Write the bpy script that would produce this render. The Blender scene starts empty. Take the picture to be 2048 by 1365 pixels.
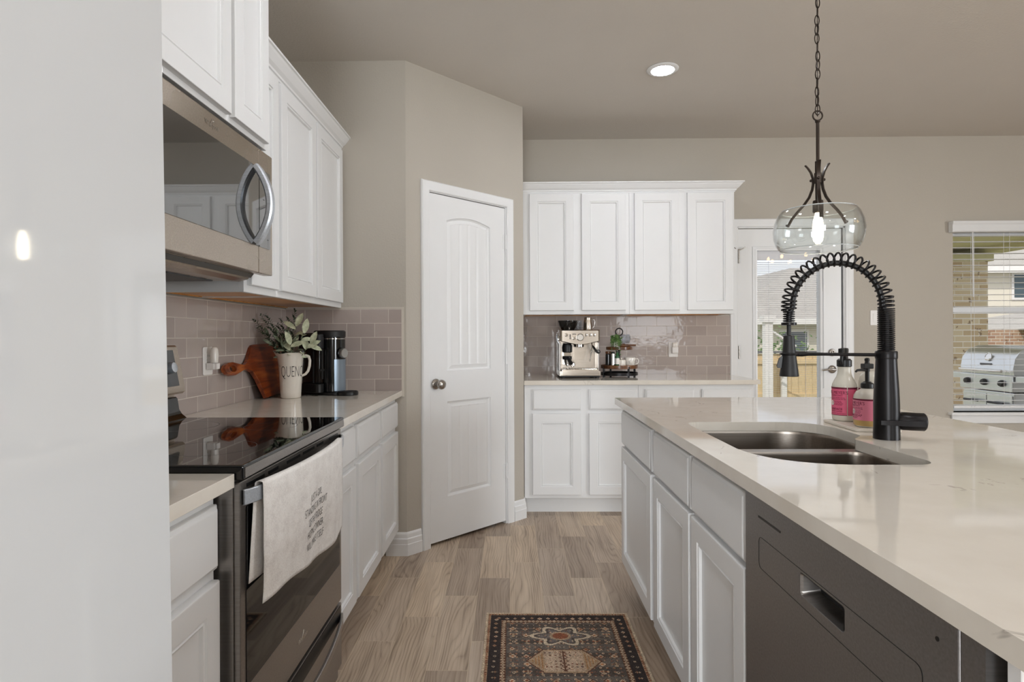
import bpy, bmesh, math, random
from mathutils import Vector, Matrix, noise as mnoise

S = bpy.context.scene
COL = S.collection
PI = math.pi

# ------------------------------------------------------------------ camera
cam_d = bpy.data.cameras.new('camera')
cam = bpy.data.objects.new('camera', cam_d); COL.objects.link(cam)
cam_d.sensor_width = 36.0; cam_d.sensor_fit = 'HORIZONTAL'
cam_d.lens = 1170.0 / 2048 * 36.0
cam_d.shift_x = 0.00767; cam_d.shift_y = -0.00435
cam_d.clip_start = 0.02; cam_d.clip_end = 300
cam.matrix_world = (Matrix.Translation((0, 0, 1.21)) @ Matrix.Rotation(0.0132, 4, 'Z')
                    @ Matrix.Rotation(PI / 2, 4, 'X') @ Matrix.Rotation(-0.0042, 4, 'Z'))
S.camera = cam

# ------------------------------------------------------------------ exposure
S.view_settings.view_transform = 'Standard'
S.view_settings.look = 'None'
S.view_settings.gamma = 1.0
S.view_settings.use_curve_mapping = False
S.view_settings.exposure = 0.32
S.cycles.max_bounces = 10
S.cycles.diffuse_bounces = 4
S.cycles.glossy_bounces = 5
S.cycles.transmission_bounces = 8
S.cycles.transparent_max_bounces = 24
S.cycles.sample_clamp_indirect = 6.0
S.cycles.caustics_reflective = False
S.cycles.caustics_refractive = False

# ------------------------------------------------------------------ sky, sun, rear window light, added unseen fill lamps
W = bpy.data.worlds.new('sky'); S.world = W; W.use_nodes = True
nt = W.node_tree; nt.nodes.clear()
sky = nt.nodes.new('ShaderNodeTexSky'); sky.sky_type = 'NISHITA'
sky.sun_disc = False; sky.sun_elevation = math.radians(48); sky.sun_rotation = math.radians(200)
sky.air_density = 1.0; sky.dust_density = 2.5; sky.altitude = 100
mixw = nt.nodes.new('ShaderNodeMix'); mixw.data_type = 'RGBA'; mixw.inputs[0].default_value = 0.8
scl = nt.nodes.new('ShaderNodeVectorMath'); scl.operation = 'SCALE'; scl.inputs['Scale'].default_value = 0.16
nt.links.new(sky.outputs[0], scl.inputs[0]); nt.links.new(scl.outputs[0], mixw.inputs[6])
mixw.inputs[7].default_value = (0.95, 0.97, 1.0, 1)
bgw = nt.nodes.new('ShaderNodeBackground'); bgw.inputs['Strength'].default_value = 1.0
nt.links.new(mixw.outputs[2], bgw.inputs['Color'])
ow = nt.nodes.new('ShaderNodeOutputWorld'); nt.links.new(bgw.outputs[0], ow.inputs[0])

sun_d = bpy.data.lights.new('sun', 'SUN'); sun_d.energy = 1.7; sun_d.angle = 0.01; sun_d.color = (1, .95, .86)
sun = bpy.data.objects.new('sun', sun_d); COL.objects.link(sun)
sun.rotation_euler = Vector((0.45, 0.75, -0.85)).to_track_quat('-Z', 'Y').to_euler()

def area_lamp(name, loc, direction, sx, sy, power, color=(0.90, 0.955, 1.0)):
    d = bpy.data.lights.new(name, 'AREA'); d.shape = 'RECTANGLE'; d.size = sx; d.size_y = sy
    d.energy = power; d.color = color
    o = bpy.data.objects.new(name, d); COL.objects.link(o); o.location = loc
    o.rotation_euler = Vector(direction).to_track_quat('-Z', 'Z').to_euler()
    return o
area_lamp('daylight_rear', (3.1, -4.10, 1.55), (0, 1, 0), 1.3, 1.0, 16)
area_lamp('fill_rear_left', (-.53, -4.10, 1.3), (0, 1, 0), 1.25, 1.9, 110)  # unseen area lamp added to fill the aisle from behind
area_lamp('fill_side', (6.10, -.75, 1.40), (-1, 0, 0), 3.1, 1.5, 230)  # unseen area lamp added to brighten the left cabinets

# ------------------------------------------------------------------ helpers
def lin(c):
    r = []
    for v in c[:3]:
        v = v / 255.0
        r.append(v / 12.92 if v <= .04045 else ((v + .055) / 1.055) ** 2.4)
    return (r[0], r[1], r[2], 1.0)

class NB:
    """small node-graph builder"""
    def __init__(s, name):
        s.m = bpy.data.materials.new(name); s.m.use_nodes = True
        s.t = s.m.node_tree; s.t.nodes.clear()
        s.out = s.t.nodes.new('ShaderNodeOutputMaterial')
    def n(s, typ, **kw):
        nd = s.t.nodes.new(typ)
        for k, v in kw.items(): setattr(nd, k, v)
        return nd
    def link(s, a, b):
        if isinstance(a, (int, float)): b.default_value = a
        elif isinstance(a, (tuple, list)): b.default_value = a
        else: s.t.links.new(a, b)
    def math(s, op, a, b=0.0, c=None):
        nd = s.n('ShaderNodeMath', operation=op)
        s.link(a, nd.inputs[0]); s.link(b, nd.inputs[1])
        if c is not None: s.link(c, nd.inputs[2])
        return nd.outputs[0]
    def obj(s):
        if not hasattr(s, '_o'):
            s._o = s.n('ShaderNodeTexCoord').outputs['Object']
        return s._o
    def xyz(s):
        if not hasattr(s, '_x'):
            nd = s.n('ShaderNodeSeparateXYZ'); s.link(s.obj(), nd.inputs[0]); s._x = nd.outputs
        return s._x
    def comb(s, x, y, z):
        nd = s.n('ShaderNodeCombineXYZ')
        s.link(x, nd.inputs[0]); s.link(y, nd.inputs[1]); s.link(z, nd.inputs[2]); return nd.outputs[0]
    def noise(s, vec=None, scale=5, detail=2, rough=.5, dist=0):
        nd = s.n('ShaderNodeTexNoise'); s.link(vec if vec is not None else s.obj(), nd.inputs['Vector'])
        nd.inputs['Scale'].default_value = scale; nd.inputs['Detail'].default_value = detail
        nd.inputs['Roughness'].default_value = rough; nd.inputs['Distortion'].default_value = dist
        return nd.outputs['Fac']
    def white(s, vec):
        nd = s.n('ShaderNodeTexWhiteNoise', noise_dimensions='3D'); s.link(vec, nd.inputs['Vector']); return nd.outputs
    def ramp(s, fac, stops):
        nd = s.n('ShaderNodeValToRGB'); s.link(fac, nd.inputs[0]); e = nd.color_ramp.elements
        while len(e) < len(stops): e.new(0.5)
        for i, (p, c) in enumerate(stops): e[i].position = p; e[i].color = c
        return nd.outputs[0]
    def mix(s, fac, a, b, blend='MIX'):
        nd = s.n('ShaderNodeMix', data_type='RGBA', blend_type=blend)
        s.link(fac, nd.inputs[0]); s.link(a, nd.inputs[6]); s.link(b, nd.inputs[7]); return nd.outputs[2]
    def bump(s, h, strength=.2, dist=.01, normal=None):
        nd = s.n('ShaderNodeBump'); nd.inputs['Strength'].default_value = strength
        nd.inputs['Distance'].default_value = dist; s.link(h, nd.inputs['Height'])
        if normal is not None: s.link(normal, nd.inputs['Normal'])
        return nd.outputs[0]
    def bsdf(s, col, rough=.5, metal=0, spec=.5, coat=0, normal=None, emit=None, estr=0, trans=0, ior=1.45, sheen=0):
        b = s.n('ShaderNodeBsdfPrincipled')
        s.link(col, b.inputs['Base Color']); s.link(rough, b.inputs['Roughness']); s.link(metal, b.inputs['Metallic'])
        b.inputs['Specular IOR Level'].default_value = spec; b.inputs['Coat Weight'].default_value = coat
        b.inputs['Coat Roughness'].default_value = .03
        b.inputs['Transmission Weight'].default_value = trans; b.inputs['IOR'].default_value = ior
        if sheen: b.inputs['Sheen Weight'].default_value = sheen
        if normal is not None: s.link(normal, b.inputs['Normal'])
        if emit is not None: s.link(emit, b.inputs['Emission Color']); b.inputs['Emission Strength'].default_value = estr
        s.t.links.new(b.outputs[0], s.out.inputs[0]); return s.m

def PM(name, col, rough=.5, metal=0, spec=.5, coat=0, bump=None, var=.04, vscale=6, stretch=None, emit=None, estr=0, trans=0, ior=1.45, sheen=0):
    """plain procedural material: base colour with a little noise, optional bump (scale, strength)"""
    b = NB(name); c = lin(col)
    vec = b.obj()
    if stretch:
        mp = b.n('ShaderNodeMapping'); mp.inputs['Scale'].default_value = stretch; b.link(b.obj(), mp.inputs[0]); vec = mp.outputs[0]
    f = b.noise(vec, vscale, 3)
    lo = tuple(max(0, x * (1 - var)) for x in c[:3]) + (1,); hi = tuple(min(1, x * (1 + var)) for x in c[:3]) + (1,)
    colr = b.ramp(f, [(.3, lo), (.7, hi)])
    nrm = None
    if bump: nrm = b.bump(b.noise(vec, bump[0], 3), bump[1], bump[2] if len(bump) > 2 else .004)
    return b.bsdf(colr, rough, metal, spec, coat, nrm, lin(emit) if emit else None, estr, trans, ior, sheen)

def thin_glass(name, tint=(255, 255, 255), refl=1.0, ior=1.45):
    b = NB(name)
    lw = b.n('ShaderNodeLayerWeight'); lw.inputs['Blend'].default_value = .5
    fac = b.math('MULTIPLY', b.math('ADD', .04, b.math('MULTIPLY', b.math('POWER', lw.outputs['Facing'], 4.0), .9)), refl)
    tr = b.n('ShaderNodeBsdfTransparent'); tr.inputs[0].default_value = lin(tint)
    gl = b.n('ShaderNodeBsdfGlossy'); gl.inputs['Roughness'].default_value = .01
    nz = b.bump(b.noise(None, 3, 1), .02, .002); b.link(nz, gl.inputs['Normal'])
    mx = b.n('ShaderNodeMixShader'); b.link(fac, mx.inputs[0]); b.link(tr.outputs[0], mx.inputs[1]); b.link(gl.outputs[0], mx.inputs[2])
    b.link(mx.outputs[0], b.out.inputs[0]); return b.m

def rounded(corners, seg=6):
    """corner list (x, y, r) -> rounded outline"""
    n = len(corners); out = []
    for i in range(n):
        x, y, r = corners[i]
        p = Vector((x, y)); a = Vector(corners[i - 1][:2]); c = Vector(corners[(i + 1) % n][:2])
        if r <= 0: out.append((x, y)); continue
        d1 = (a - p).normalized(); d2 = (c - p).normalized()
        ang = d1.angle(d2); t = min(r / math.tan(ang / 2), (a - p).length * .5, (c - p).length * .5)
        p1 = p + d1 * t; p2 = p + d2 * t
        for k in range(seg + 1):
            u = k / seg
            q = p1 * (1 - u) ** 2 + p * 2 * u * (1 - u) * .86 + p2 * u ** 2 + (p1 + p2) * .5 * 2 * u * (1 - u) * .14
            out.append((q.x, q.y))
    return out

def rrect(x0, x1, y0, y1, r, seg=5):
    return rounded([(x0, y0, r), (x1, y0, r), (x1, y1, r), (x0, y1, r)], seg)

class MB:
    """collects shapes into one mesh"""
    def __init__(s, M=None): s.bm = bmesh.new(); s.M = M or Matrix(); s.mi = 0
    def v(s, p): return s.bm.verts.new(s.M @ Vector(p))
    def f(s, vs):
        try:
            fc = s.bm.faces.new(vs); fc.material_index = s.mi; return fc
        except ValueError: return None
    def box(s, x0, x1, y0, y1, z0, z1, bev=0, seg=2):
        t = bmesh.new()
        vs = [t.verts.new((x, y, z)) for z in (z0, z1) for y in (y0, y1) for x in (x0, x1)]
        for q in ((0, 2, 3, 1), (4, 5, 7, 6), (0, 1, 5, 4), (2, 6, 7, 3), (1, 3, 7, 5), (0, 4, 6, 2)): t.faces.new([vs[i] for i in q])
        if bev:
            bmesh.ops.bevel(t, geom=t.edges[:], offset=bev, segments=seg, profile=.6, affect='EDGES')
        s.take(t); t.free(); return s
    def take(s, t):
        t.verts.index_update(); mp = [s.v(v.co) for v in t.verts]
        for fc in t.faces: s.f([mp[v.index] for v in fc.verts])
    def geo(s, verts, faces, fn=None):
        mp = [s.v(fn(p) if fn else p) for p in verts]
        for fc in faces: s.f([mp[i] for i in fc])
        return s
    def loft(s, rings, closed=True, cap0=True, cap1=True, wrap=False):
        R = [[s.v(p) for p in r] for r in rings]; n = len(R[0])
        pairs = list(zip(R[:-1], R[1:])) + ([(R[-1], R[0])] if wrap else [])
        for a, b in pairs:
            for i in range(n if closed else n - 1):
                j = (i + 1) % n; s.f([a[i], a[j], b[j], b[i]])
        if cap0 and not wrap: s.f(list(reversed(R[0])))
        if cap1 and not wrap: s.f(R[-1])
        return R
    def prism(s, poly, z0, z1, bev=0):
        if bev:
            c = Vector((sum(p[0] for p in poly) / len(poly), sum(p[1] for p in poly) / len(poly)))
            def ins(d):
                n = len(poly); out = []
                for i in range(n):
                    a = Vector(poly[i - 1]); p = Vector(poly[i]); q = Vector(poly[(i + 1) % n])
                    t = (q - a); 
                    if t.length < 1e-9: out.append(poly[i]); continue
                    nn = Vector((t.y, -t.x)).normalized()
                    if nn.dot(c - p) < 0: nn = -nn
                    out.append(tuple(p + nn * d))
                return out
            small = ins(bev)
            s.loft([[(x, y, z0) for x, y in small], [(x, y, z0 + bev) for x, y in poly], [(x, y, z1 - bev) for x, y in poly], [(x, y, z1) for x, y in small]])
        else:
            s.loft([[(x, y, z0) for x, y in poly], [(x, y, z1) for x, y in poly]])
        return s
    def lathe(s, prof, seg=24, c=(0, 0), cap0=True, cap1=True):
        s.loft([[(c[0] + r * math.cos(2 * PI * k / seg), c[1] + r * math.sin(2 * PI * k / seg), z) for k in range(seg)] for r, z in prof], True, cap0, cap1)
        return s
    def tube(s, pts, r, seg=8, caps=True, flat=None, up=None, wrap=False):
        """sweep a circle (or a flat strap: flat=(w,h)) along pts"""
        P = [Vector(p) for p in pts]; n = len(P); rings = []
        prev = None
        for i in range(n):
            if wrap: t = (P[(i + 1) % n] - P[i - 1])
            else: t = P[min(i + 1, n - 1)] - P[max(i - 1, 0)]
            t.normalize()
            if up is not None: u = Vector(up); u = u - t * u.dot(t)
            elif prev is None:
                a = Vector((0, 0, 1)) if abs(t.z) < .9 else Vector((1, 0, 0)); u = a - t * a.dot(t)
            else: u = prev - t * prev.dot(t)
            u.normalize(); prev = u; w = t.cross(u)
            rr = r[i] if isinstance(r, (list, tuple)) else r
            if flat:
                a, b = flat[0] / 2, flat[1] / 2; e = min(a, b) * .45
                oc = [(-a + e, -b), (a - e, -b), (a, -b + e), (a, b - e), (a - e, b), (-a + e, b), (-a, b - e), (-a, -b + e)]
                rings.append([P[i] + u * x + w * y for x, y in oc])
            else:
                rings.append([P[i] + (u * math.cos(2 * PI * k / seg) + w * math.sin(2 * PI * k / seg)) * rr for k in range(seg)])
        s.loft(rings, True, caps, caps, wrap); return s
    def sphere(s, c, r, seg=14, rings=8, sc=(1, 1, 1)):
        pr = [[(c[0] + r * sc[0] * math.sin(PI * (i + .0) / rings) * math.cos(2 * PI * k / seg), c[1] + r * sc[1] * math.sin(PI * i / rings) * math.sin(2 * PI * k / seg), c[2] - r * sc[2] * math.cos(PI * i / rings)) for k in range(seg)] for i in range(1, rings)]
        R = s.loft(pr, True, False, False)
        a = s.v((c[0], c[1], c[2] - r * sc[2])); b = s.v((c[0], c[1], c[2] + r * sc[2]))
        for k in range(seg):
            s.f([a, R[0][(k + 1) % seg], R[0][k]]); s.f([b, R[-1][k], R[-1][(k + 1) % seg]])
        return s
    def holed(s, outer, holes, z0, z1):
        """flat plate with holes, thickness z0..z1"""
        t = bmesh.new(); eds = []
        for lp in [outer] + holes:
            vs = [t.verts.new((x, y, z1)) for x, y in lp]
            for i in range(len(vs)): eds.append(t.edges.new((vs[i], vs[(i + 1) % len(vs)])))
        bmesh.ops.triangle_fill(t, use_beauty=True, use_dissolve=False, edges=eds)
        if z1 != z0:
            g = bmesh.ops.extrude_face_region(t, geom=t.faces[:])
            bmesh.ops.translate(t, verts=[e for e in g['geom'] if isinstance(e, bmesh.types.BMVert)], vec=(0, 0, z0 - z1))
        s.take(t); t.free(); return s
    def build(s, name, mats, parent=None, smooth=35, weld=True, bevel=None, normals=True):
        if weld: bmesh.ops.remove_doubles(s.bm, verts=s.bm.verts[:], dist=1e-5)
        if normals: bmesh.ops.recalc_face_normals(s.bm, faces=s.bm.faces[:])
        me = bpy.data.meshes.new(name); s.bm.to_mesh(me); s.bm.free()
        for m in (mats if isinstance(mats, (list, tuple)) else [mats]): me.materials.append(m)
        if smooth:
            me.polygons.foreach_set('use_smooth', [True] * len(me.polygons))
            me.set_sharp_from_angle(angle=math.radians(smooth))
        o = bpy.data.objects.new(name, me); COL.objects.link(o)
        if parent is not None: o.parent = parent
        if smooth and smooth <= 40:
            wn = o.modifiers.new('face_weighted_normals', 'WEIGHTED_NORMAL'); wn.keep_sharp = True; wn.weight = 100
        if bevel:
            md = o.modifiers.new('edge', 'BEVEL'); md.width = bevel; md.segments = 2; md.limit_method = 'ANGLE'; md.angle_limit = math.radians(50)
        return o

def tag(o, label, cat, group=None, kind=None):
    o['label'] = label; o['category'] = cat
    if group: o['group'] = group
    if kind: o['kind'] = kind
    return o
def thing(name, label, cat, loc=(0, 0, 0), rz=0, group=None):
    o = bpy.data.objects.new(name, None); COL.objects.link(o); o.empty_display_size = .05
    o.location = loc; o.rotation_euler = (0, 0, rz)
    return tag(o, label, cat, group)
def struct(o, label=None, cat=None):
    o['kind'] = 'structure'
    if label: o['label'] = label
    if cat: o['category'] = cat
    return o
def copy_tree(o, parent=None):
    c = o.copy(); COL.objects.link(c)
    if parent is not None: c.parent = parent
    for ch in list(o.children): copy_tree(ch, c)
    return c

def text_geo(body, size, xs=1.0, extrude=.0003, align='CENTER', res=3, space=1.0, thin=0.0):
    cu = bpy.data.curves.new('lettering', 'FONT'); cu.body = body; cu.size = size; cu.align_x = align
    cu.extrude = extrude; cu.resolution_u = res; cu.space_character = space; cu.offset = -thin
    ob = bpy.data.objects.new('lettering', cu); COL.objects.link(ob)
    dg = bpy.context.evaluated_depsgraph_get(); dg.update()
    ev = ob.evaluated_get(dg); me = ev.to_mesh()
    vs = [(v.co.x * xs, v.co.y, v.co.z) for v in me.vertices]; fs = [tuple(p.vertices) for p in me.polygons]
    ev.to_mesh_clear(); bpy.data.objects.remove(ob); bpy.data.curves.remove(cu)
    return vs, fs

# ------------------------------------------------------------------ materials
def wall_mat(name, col):
    b = NB(name)
    n1 = b.noise(None, 90, 3, .6); n2 = b.noise(None, 2, 2)
    c = lin(col); colr = b.ramp(n2, [(.3, tuple(x * .97 for x in c[:3]) + (1,)), (.7, c)])
    return b.bsdf(colr, .75, spec=.3, normal=b.bump(n1, .35, .004))

def floor_mat():
    b = NB('wood_look_tile'); X, Y, Z = b.xyz()
    u = b.math('DIVIDE', b.math('ADD', X, 0.013 + 20 * .152), .152)
    k = b.math('FLOOR', u); fx = b.math('FRACT', u)
    yy = b.math('SUBTRACT', b.math('SUBTRACT', Y, 3.743 - 40 * .61 - 20 * .2033), b.math('MULTIPLY', k, .2033))
    v = b.math('DIVIDE', yy, .61); j = b.math('FLOOR', v); fy = b.math('FRACT', v)
    w = b.white(b.comb(k, j, 3.0)); r1 = w['Value']
    w2 = b.white(b.comb(j, k, 9.0)); r2 = w2['Value']
    # grain, stretched along the plank, shifted per plank
    gx = b.math('ADD', X, b.math('MULTIPLY', r1, 37.0)); gy = b.math('ADD', Y, b.math('MULTIPLY', r2, 53.0))
    warp = b.noise(b.comb(b.math('MULTIPLY', gx, 5.5), b.math('MULTIPLY', gy, 1.15), r1), 1.0, 2, .5, .3)
    ph = b.math('ADD', b.math('MULTIPLY', gx, 210.0), b.math('MULTIPLY', warp, 46.0))
    amp = b.noise(b.comb(b.math('MULTIPLY', gx, 16.0), b.math('MULTIPLY', gy, 2.4), r2), 1.0, 2, .5)
    lines = b.math('MULTIPLY', b.math('POWER', b.math('ABSOLUTE', b.math('SINE', ph)), .5), b.math('ADD', .35, amp))
    fine = b.noise(b.comb(b.math('MULTIPLY', gx, 170.0), b.math('MULTIPLY', gy, 4.0), r2), 1.0, 5, .65)
    streak = b.noise(b.comb(b.math('MULTIPLY', gx, 42.0), b.math('MULTIPLY', gy, 1.6), r1), 1.0, 3, .55, .3)
    blot = b.noise(b.comb(b.math('MULTIPLY', gx, 8.0), b.math('MULTIPLY', gy, 2.0), r1), 1.0, 3, .55)
    t = b.math('ADD', b.math('ADD', b.math('MULTIPLY', lines, .16), b.math('MULTIPLY', streak, .30)), b.math('ADD', b.math('MULTIPLY', fine, .28), b.math('MULTIPLY', blot, .30)))
    grain = b.ramp(t, [(.30, lin((112, 98, 86))), (.42, lin((160, 143, 127))), (.52, lin((194, 178, 161))), (.68, lin((222, 208, 192)))])
    tone = b.ramp(r2, [(0, lin((200, 190, 182))), (.5, lin((236, 230, 224))), (1, lin((255, 247, 234)))])
    colr = b.mix(1.0, grain, tone, 'MULTIPLY')
    ex = b.math('MINIMUM', fx, b.math('SUBTRACT', 1.0, fx)); ey = b.math('MINIMUM', fy, b.math('SUBTRACT', 1.0, fy))
    gm = b.math('MAXIMUM', b.math('LESS_THAN', ex, .0075), b.math('LESS_THAN', ey, .0019))
    colr = b.mix(b.math('MULTIPLY', gm, .8), colr, lin((206, 188, 160)))
    h = b.math('SUBTRACT', b.math('MULTIPLY', fine, .15), gm)
    return b.bsdf(colr, .36, spec=.45, normal=b.bump(h, .25, .0015))

def tile_mat(name, axis, u0, top=1.364, width=.1545):
    b = NB(name); X, Y, Z = b.xyz()
    u = b.math('SUBTRACT', X if axis == 'X' else Y, u0 - 30 * width)
    v = b.math('SUBTRACT', Z, top - 20 * .0773)
    br = b.n('ShaderNodeTexBrick'); b.link(b.comb(u, v, 0.0), br.inputs['Vector'])
    br.offset = .5; br.offset_frequency = 2; br.squash = 1
    br.inputs['Scale'].default_value = 1; br.inputs['Brick Width'].default_value = width; br.inputs['Row Height'].default_value = .0773
    br.inputs['Mortar Size'].default_value = .0017; br.inputs['Mortar Smooth'].default_value = .15; br.inputs['Bias'].default_value = 0
    br.inputs['Color1'].default_value = lin((168, 155, 149)); br.inputs['Color2'].default_value = lin((184, 171, 164)); br.inputs['Mortar'].default_value = lin((214, 206, 196))
    fac = br.outputs['Fac']
    soft = b.noise(None, 9, 3); colr = b.mix(b.math('MULTIPLY', soft, .25), br.outputs['Color'], lin((176, 166, 160)))
    nb = b.bump(b.noise(None, 14, 2), .22, .006); nb2 = b.bump(b.math('SUBTRACT', 1.0, fac), .5, .002, nb)
    rough = b.math('ADD', .07, b.math('MULTIPLY', fac, .6))
    return b.bsdf(colr, rough, spec=.55, normal=nb2)

def quartz_mat():
    b = NB('quartz'); o = b.obj()
    n1 = b.noise(o, 3.2, 5, .6, 1.2); n2 = b.noise(o, 2.1, 2); n3 = b.noise(o, 14, 4)
    vein = b.math('SUBTRACT', 1.0, b.math('MINIMUM', b.math('MULTIPLY', b.math('ABSOLUTE', b.math('SUBTRACT', n1, .53)), 95.0), 1.0))
    mask = b.math('MULTIPLY', b.math('GREATER_THAN', n2, .56), b.math('GREATER_THAN', n3, .5))
    f = b.math('MULTIPLY', b.math('MULTIPLY', vein, mask), .5)
    base = b.ramp(n3, [(.3, lin((220, 212, 200))), (.7, lin((226, 219, 208)))])
    return b.bsdf(b.mix(f, base, lin((138, 128, 118))), .06, spec=.6, coat=.3)

def brushed(name, col, rough=.28, axis='Z', s=1.0, metal=1.0):
    b = NB(name)
    sc = {'X': (3, 220, 220), 'Y': (220, 3, 220), 'Z': (220, 220, 3)}[axis]
    mp = b.n('ShaderNodeMapping'); mp.inputs['Scale'].default_value = sc; b.link(b.obj(), mp.inputs[0])
    n1 = b.noise(mp.outputs[0], 1, 3); n2 = b.noise(None, 5, 2)
    c = lin(col); colr = b.ramp(n1, [(.3, tuple(x * .88 for x in c[:3]) + (1,)), (.7, tuple(min(1, x * 1.08) for x in c[:3]) + (1,))])
    r = b.math('ADD', rough - .05, b.math('MULTIPLY', n2, .1))
    return b.bsdf(colr, r, metal, .5, normal=b.bump(n1, .015 * s, .0006))

def acacia_mat(name, axis='Y', dark=(58, 22, 8), mid=(132, 58, 22), light=(186, 104, 46)):
    b = NB(name)
    sc = {'X': (2, 26, 26), 'Y': (26, 2.2, 26), 'Z': (26, 26, 2)}[axis]
    mp = b.n('ShaderNodeMapping'); mp.inputs['Scale'].default_value = sc; b.link(b.obj(), mp.inputs[0])
    n1 = b.noise(mp.outputs[0], 1.2, 5, .6, 1.0); n2 = b.noise(None, 6, 2)
    t = b.math('ADD', b.math('MULTIPLY', n1, .7), b.math('MULTIPLY', n2, .3))
    return b.bsdf(b.ramp(t, [(.32, lin(dark)), (.5, lin(mid)), (.66, lin(light))]), .3, spec=.5, coat=.15, normal=b.bump(n1, .1, .002))

def siding_mat(name, col, row):
    b = NB(name); X, Y, Z = b.xyz()
    fz = b.math('FRACT', b.math('DIVIDE', Z, row)); m = b.math('LESS_THAN', fz, .05)
    c = lin(col); colr = b.mix(m, c, tuple(x * .8 for x in c[:3]) + (1,))
    return b.bsdf(colr, .8, normal=b.bump(b.math('MULTIPLY', fz, -1.0), .4, .02))

def brick_mat(name, c1, c2, mortar, w=.22, h=.075, ax='X'):
    b = NB(name); X, Y, Z = b.xyz()
    br = b.n('ShaderNodeTexBrick'); b.link(b.comb(b.math('ADD', X, Y), Z, 0.0), br.inputs['Vector'])
    br.inputs['Scale'].default_value = 1; br.inputs['Brick Width'].default_value = w; br.inputs['Row Height'].default_value = h
    br.inputs['Mortar Size'].default_value = .008; br.inputs['Bias'].default_value = -.2
    br.inputs['Color1'].default_value = lin(c1); br.inputs['Color2'].default_value = lin(c2); br.inputs['Mortar'].default_value = lin(mortar)
    n = b.noise(None, 9, 4)
    spot = b.math('GREATER_THAN', n, .63)
    colr = b.mix(b.math('MULTIPLY', spot, .7), br.outputs['Color'], lin((110, 84, 62)))
    return b.bsdf(colr, .9, normal=b.bump(br.outputs['Fac'], -.6, .01))

def shingle_mat(name, col):
    b = NB(name); n1 = b.noise(None, 3, 4, .7); n2 = b.noise(None, 40, 2)
    c = lin(col); t = b.math('ADD', b.math('MULTIPLY', n1, .5), b.math('MULTIPLY', n2, .5))
    return b.bsdf(b.ramp(t, [(.3, tuple(x * .8 for x in c[:3]) + (1,)), (.7, tuple(min(1, x * 1.15) for x in c[:3]) + (1,))]), .9, normal=b.bump(n2, .4, .02))

def linen_mat():
    b = NB('linen'); X, Y, Z = b.xyz()
    wv = b.math('ADD', b.math('SINE', b.math('MULTIPLY', Y, 2400.0)), b.math('SINE', b.math('MULTIPLY', Z, 2400.0)))
    n = b.noise(None, 28, 5, .65); n2 = b.noise(None, 260, 2)
    t = b.math('ADD', b.math('MULTIPLY', n, .6), b.math('MULTIPLY', n2, .4))
    colr = b.ramp(t, [(.3, lin((214, 208, 204))), (.52, lin((236, 232, 228))), (.7, lin((246, 243, 240)))])
    return b.bsdf(colr, .9, spec=.2, sheen=.2, normal=b.bump(b.math('ADD', n2, b.math('MULTIPLY', wv, .1)), .35, .002))

def attr_mat(name, attr, rough=.9):
    b = NB(name); a = b.n('ShaderNodeAttribute'); a.attribute_name = attr
    n = b.noise(None, 420, 2); nn = b.noise(None, 35, 3)
    t = b.ramp(b.math('ADD', b.math('MULTIPLY', n, .6), b.math('MULTIPLY', nn, .4)), [(.3, (.62, .62, .62, 1)), (.7, (1.15, 1.15, 1.15, 1))])
    return b.bsdf(b.mix(1.0, a.outputs['Color'], t, 'MULTIPLY'), rough, spec=.15, normal=b.bump(n, .5, .003))

def leaf_mat(name, c1, c2, rough=.6):
    b = NB(name); n = b.noise(None, 60, 3)
    return b.bsdf(b.ramp(n, [(.3, lin(c1)), (.7, lin(c2))]), rough, spec=.25)

m_wall = wall_mat('greige_paint', (188, 181, 170))
m_ceil = wall_mat('ceiling_paint', (214, 208, 200))
m_floor = floor_mat()
m_white = PM('white_cabinet_paint', (232, 232, 232), .33, var=.008)
m_trim = PM('white_trim_paint', (234, 234, 234), .32, var=.008)
m_wood_under = acacia_mat('maple_underside', 'Y', (176, 116, 56), (214, 150, 80), (232, 176, 106))
m_quartz = quartz_mat()
m_tileL = tile_mat('glass_tile_left', 'Y', 2.233)
m_tileP = tile_mat('glass_tile_pantry', 'X', -.681)
m_tileB = tile_mat('glass_tile_back', 'X', .196)
m_grout = PM('grout_edge', (206, 198, 187), .6)
m_steel = brushed('stainless_steel', (186, 175, 163), .27, 'Y')
m_steelX = brushed('stainless_steel_x', (200, 190, 178), .22, 'X')
m_dsteel = brushed('dark_stainless', (150, 145, 141), .3, 'Y', metal=.9)
m_dw = brushed('dishwasher_finish', (138, 135, 134), .36, 'Y', metal=.75)
m_handle = brushed('handle_metal', (206, 212, 220), .3, 'Y', metal=.75)
m_chrome = PM('chrome', (215, 213, 210), .08, 1, var=.01)
m_nickel = PM('satin_nickel', (168, 162, 156), .25, 1, var=.03)
m_blackglass = PM('black_glass', (7, 7, 8), .025, 0, .5, .15, var=.1)
m_ovenglass = PM('oven_glass', (9, 9, 10), .04, 0, .42, 0, var=.1)
m_strip = brushed('brushed_blue_steel', (150, 164, 178), .38, 'Z', metal=.8)
m_mwglass = PM('smoked_glass', (18, 18, 19), .03, 0, 1.0, .8, var=.1, ior=1.9)
m_black = PM('black_plastic', (16, 16, 17), .38, var=.2)
m_blacksoft = PM('soft_black', (24, 23, 24), .5, var=.15)
m_gloss_black = PM('gloss_black', (12, 12, 13), .12, 0, .5, .3)
m_matte_black = PM('matte_black_metal', (30, 28, 29), .34, .6, var=.15, bump=(60, .03))
m_bronze = PM('oil_rubbed_bronze', (52, 43, 37), .36, .7, var=.2)
m_fridge = PM('white_fridge_glass', (206, 208, 210), .05, 0, .5, .6, var=.005)
m_fridge_edge = PM('fridge_edge_grey', (172, 174, 178), .3, .2)
m_grey = PM('grey_plastic', (90, 91, 94), .5)
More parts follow.
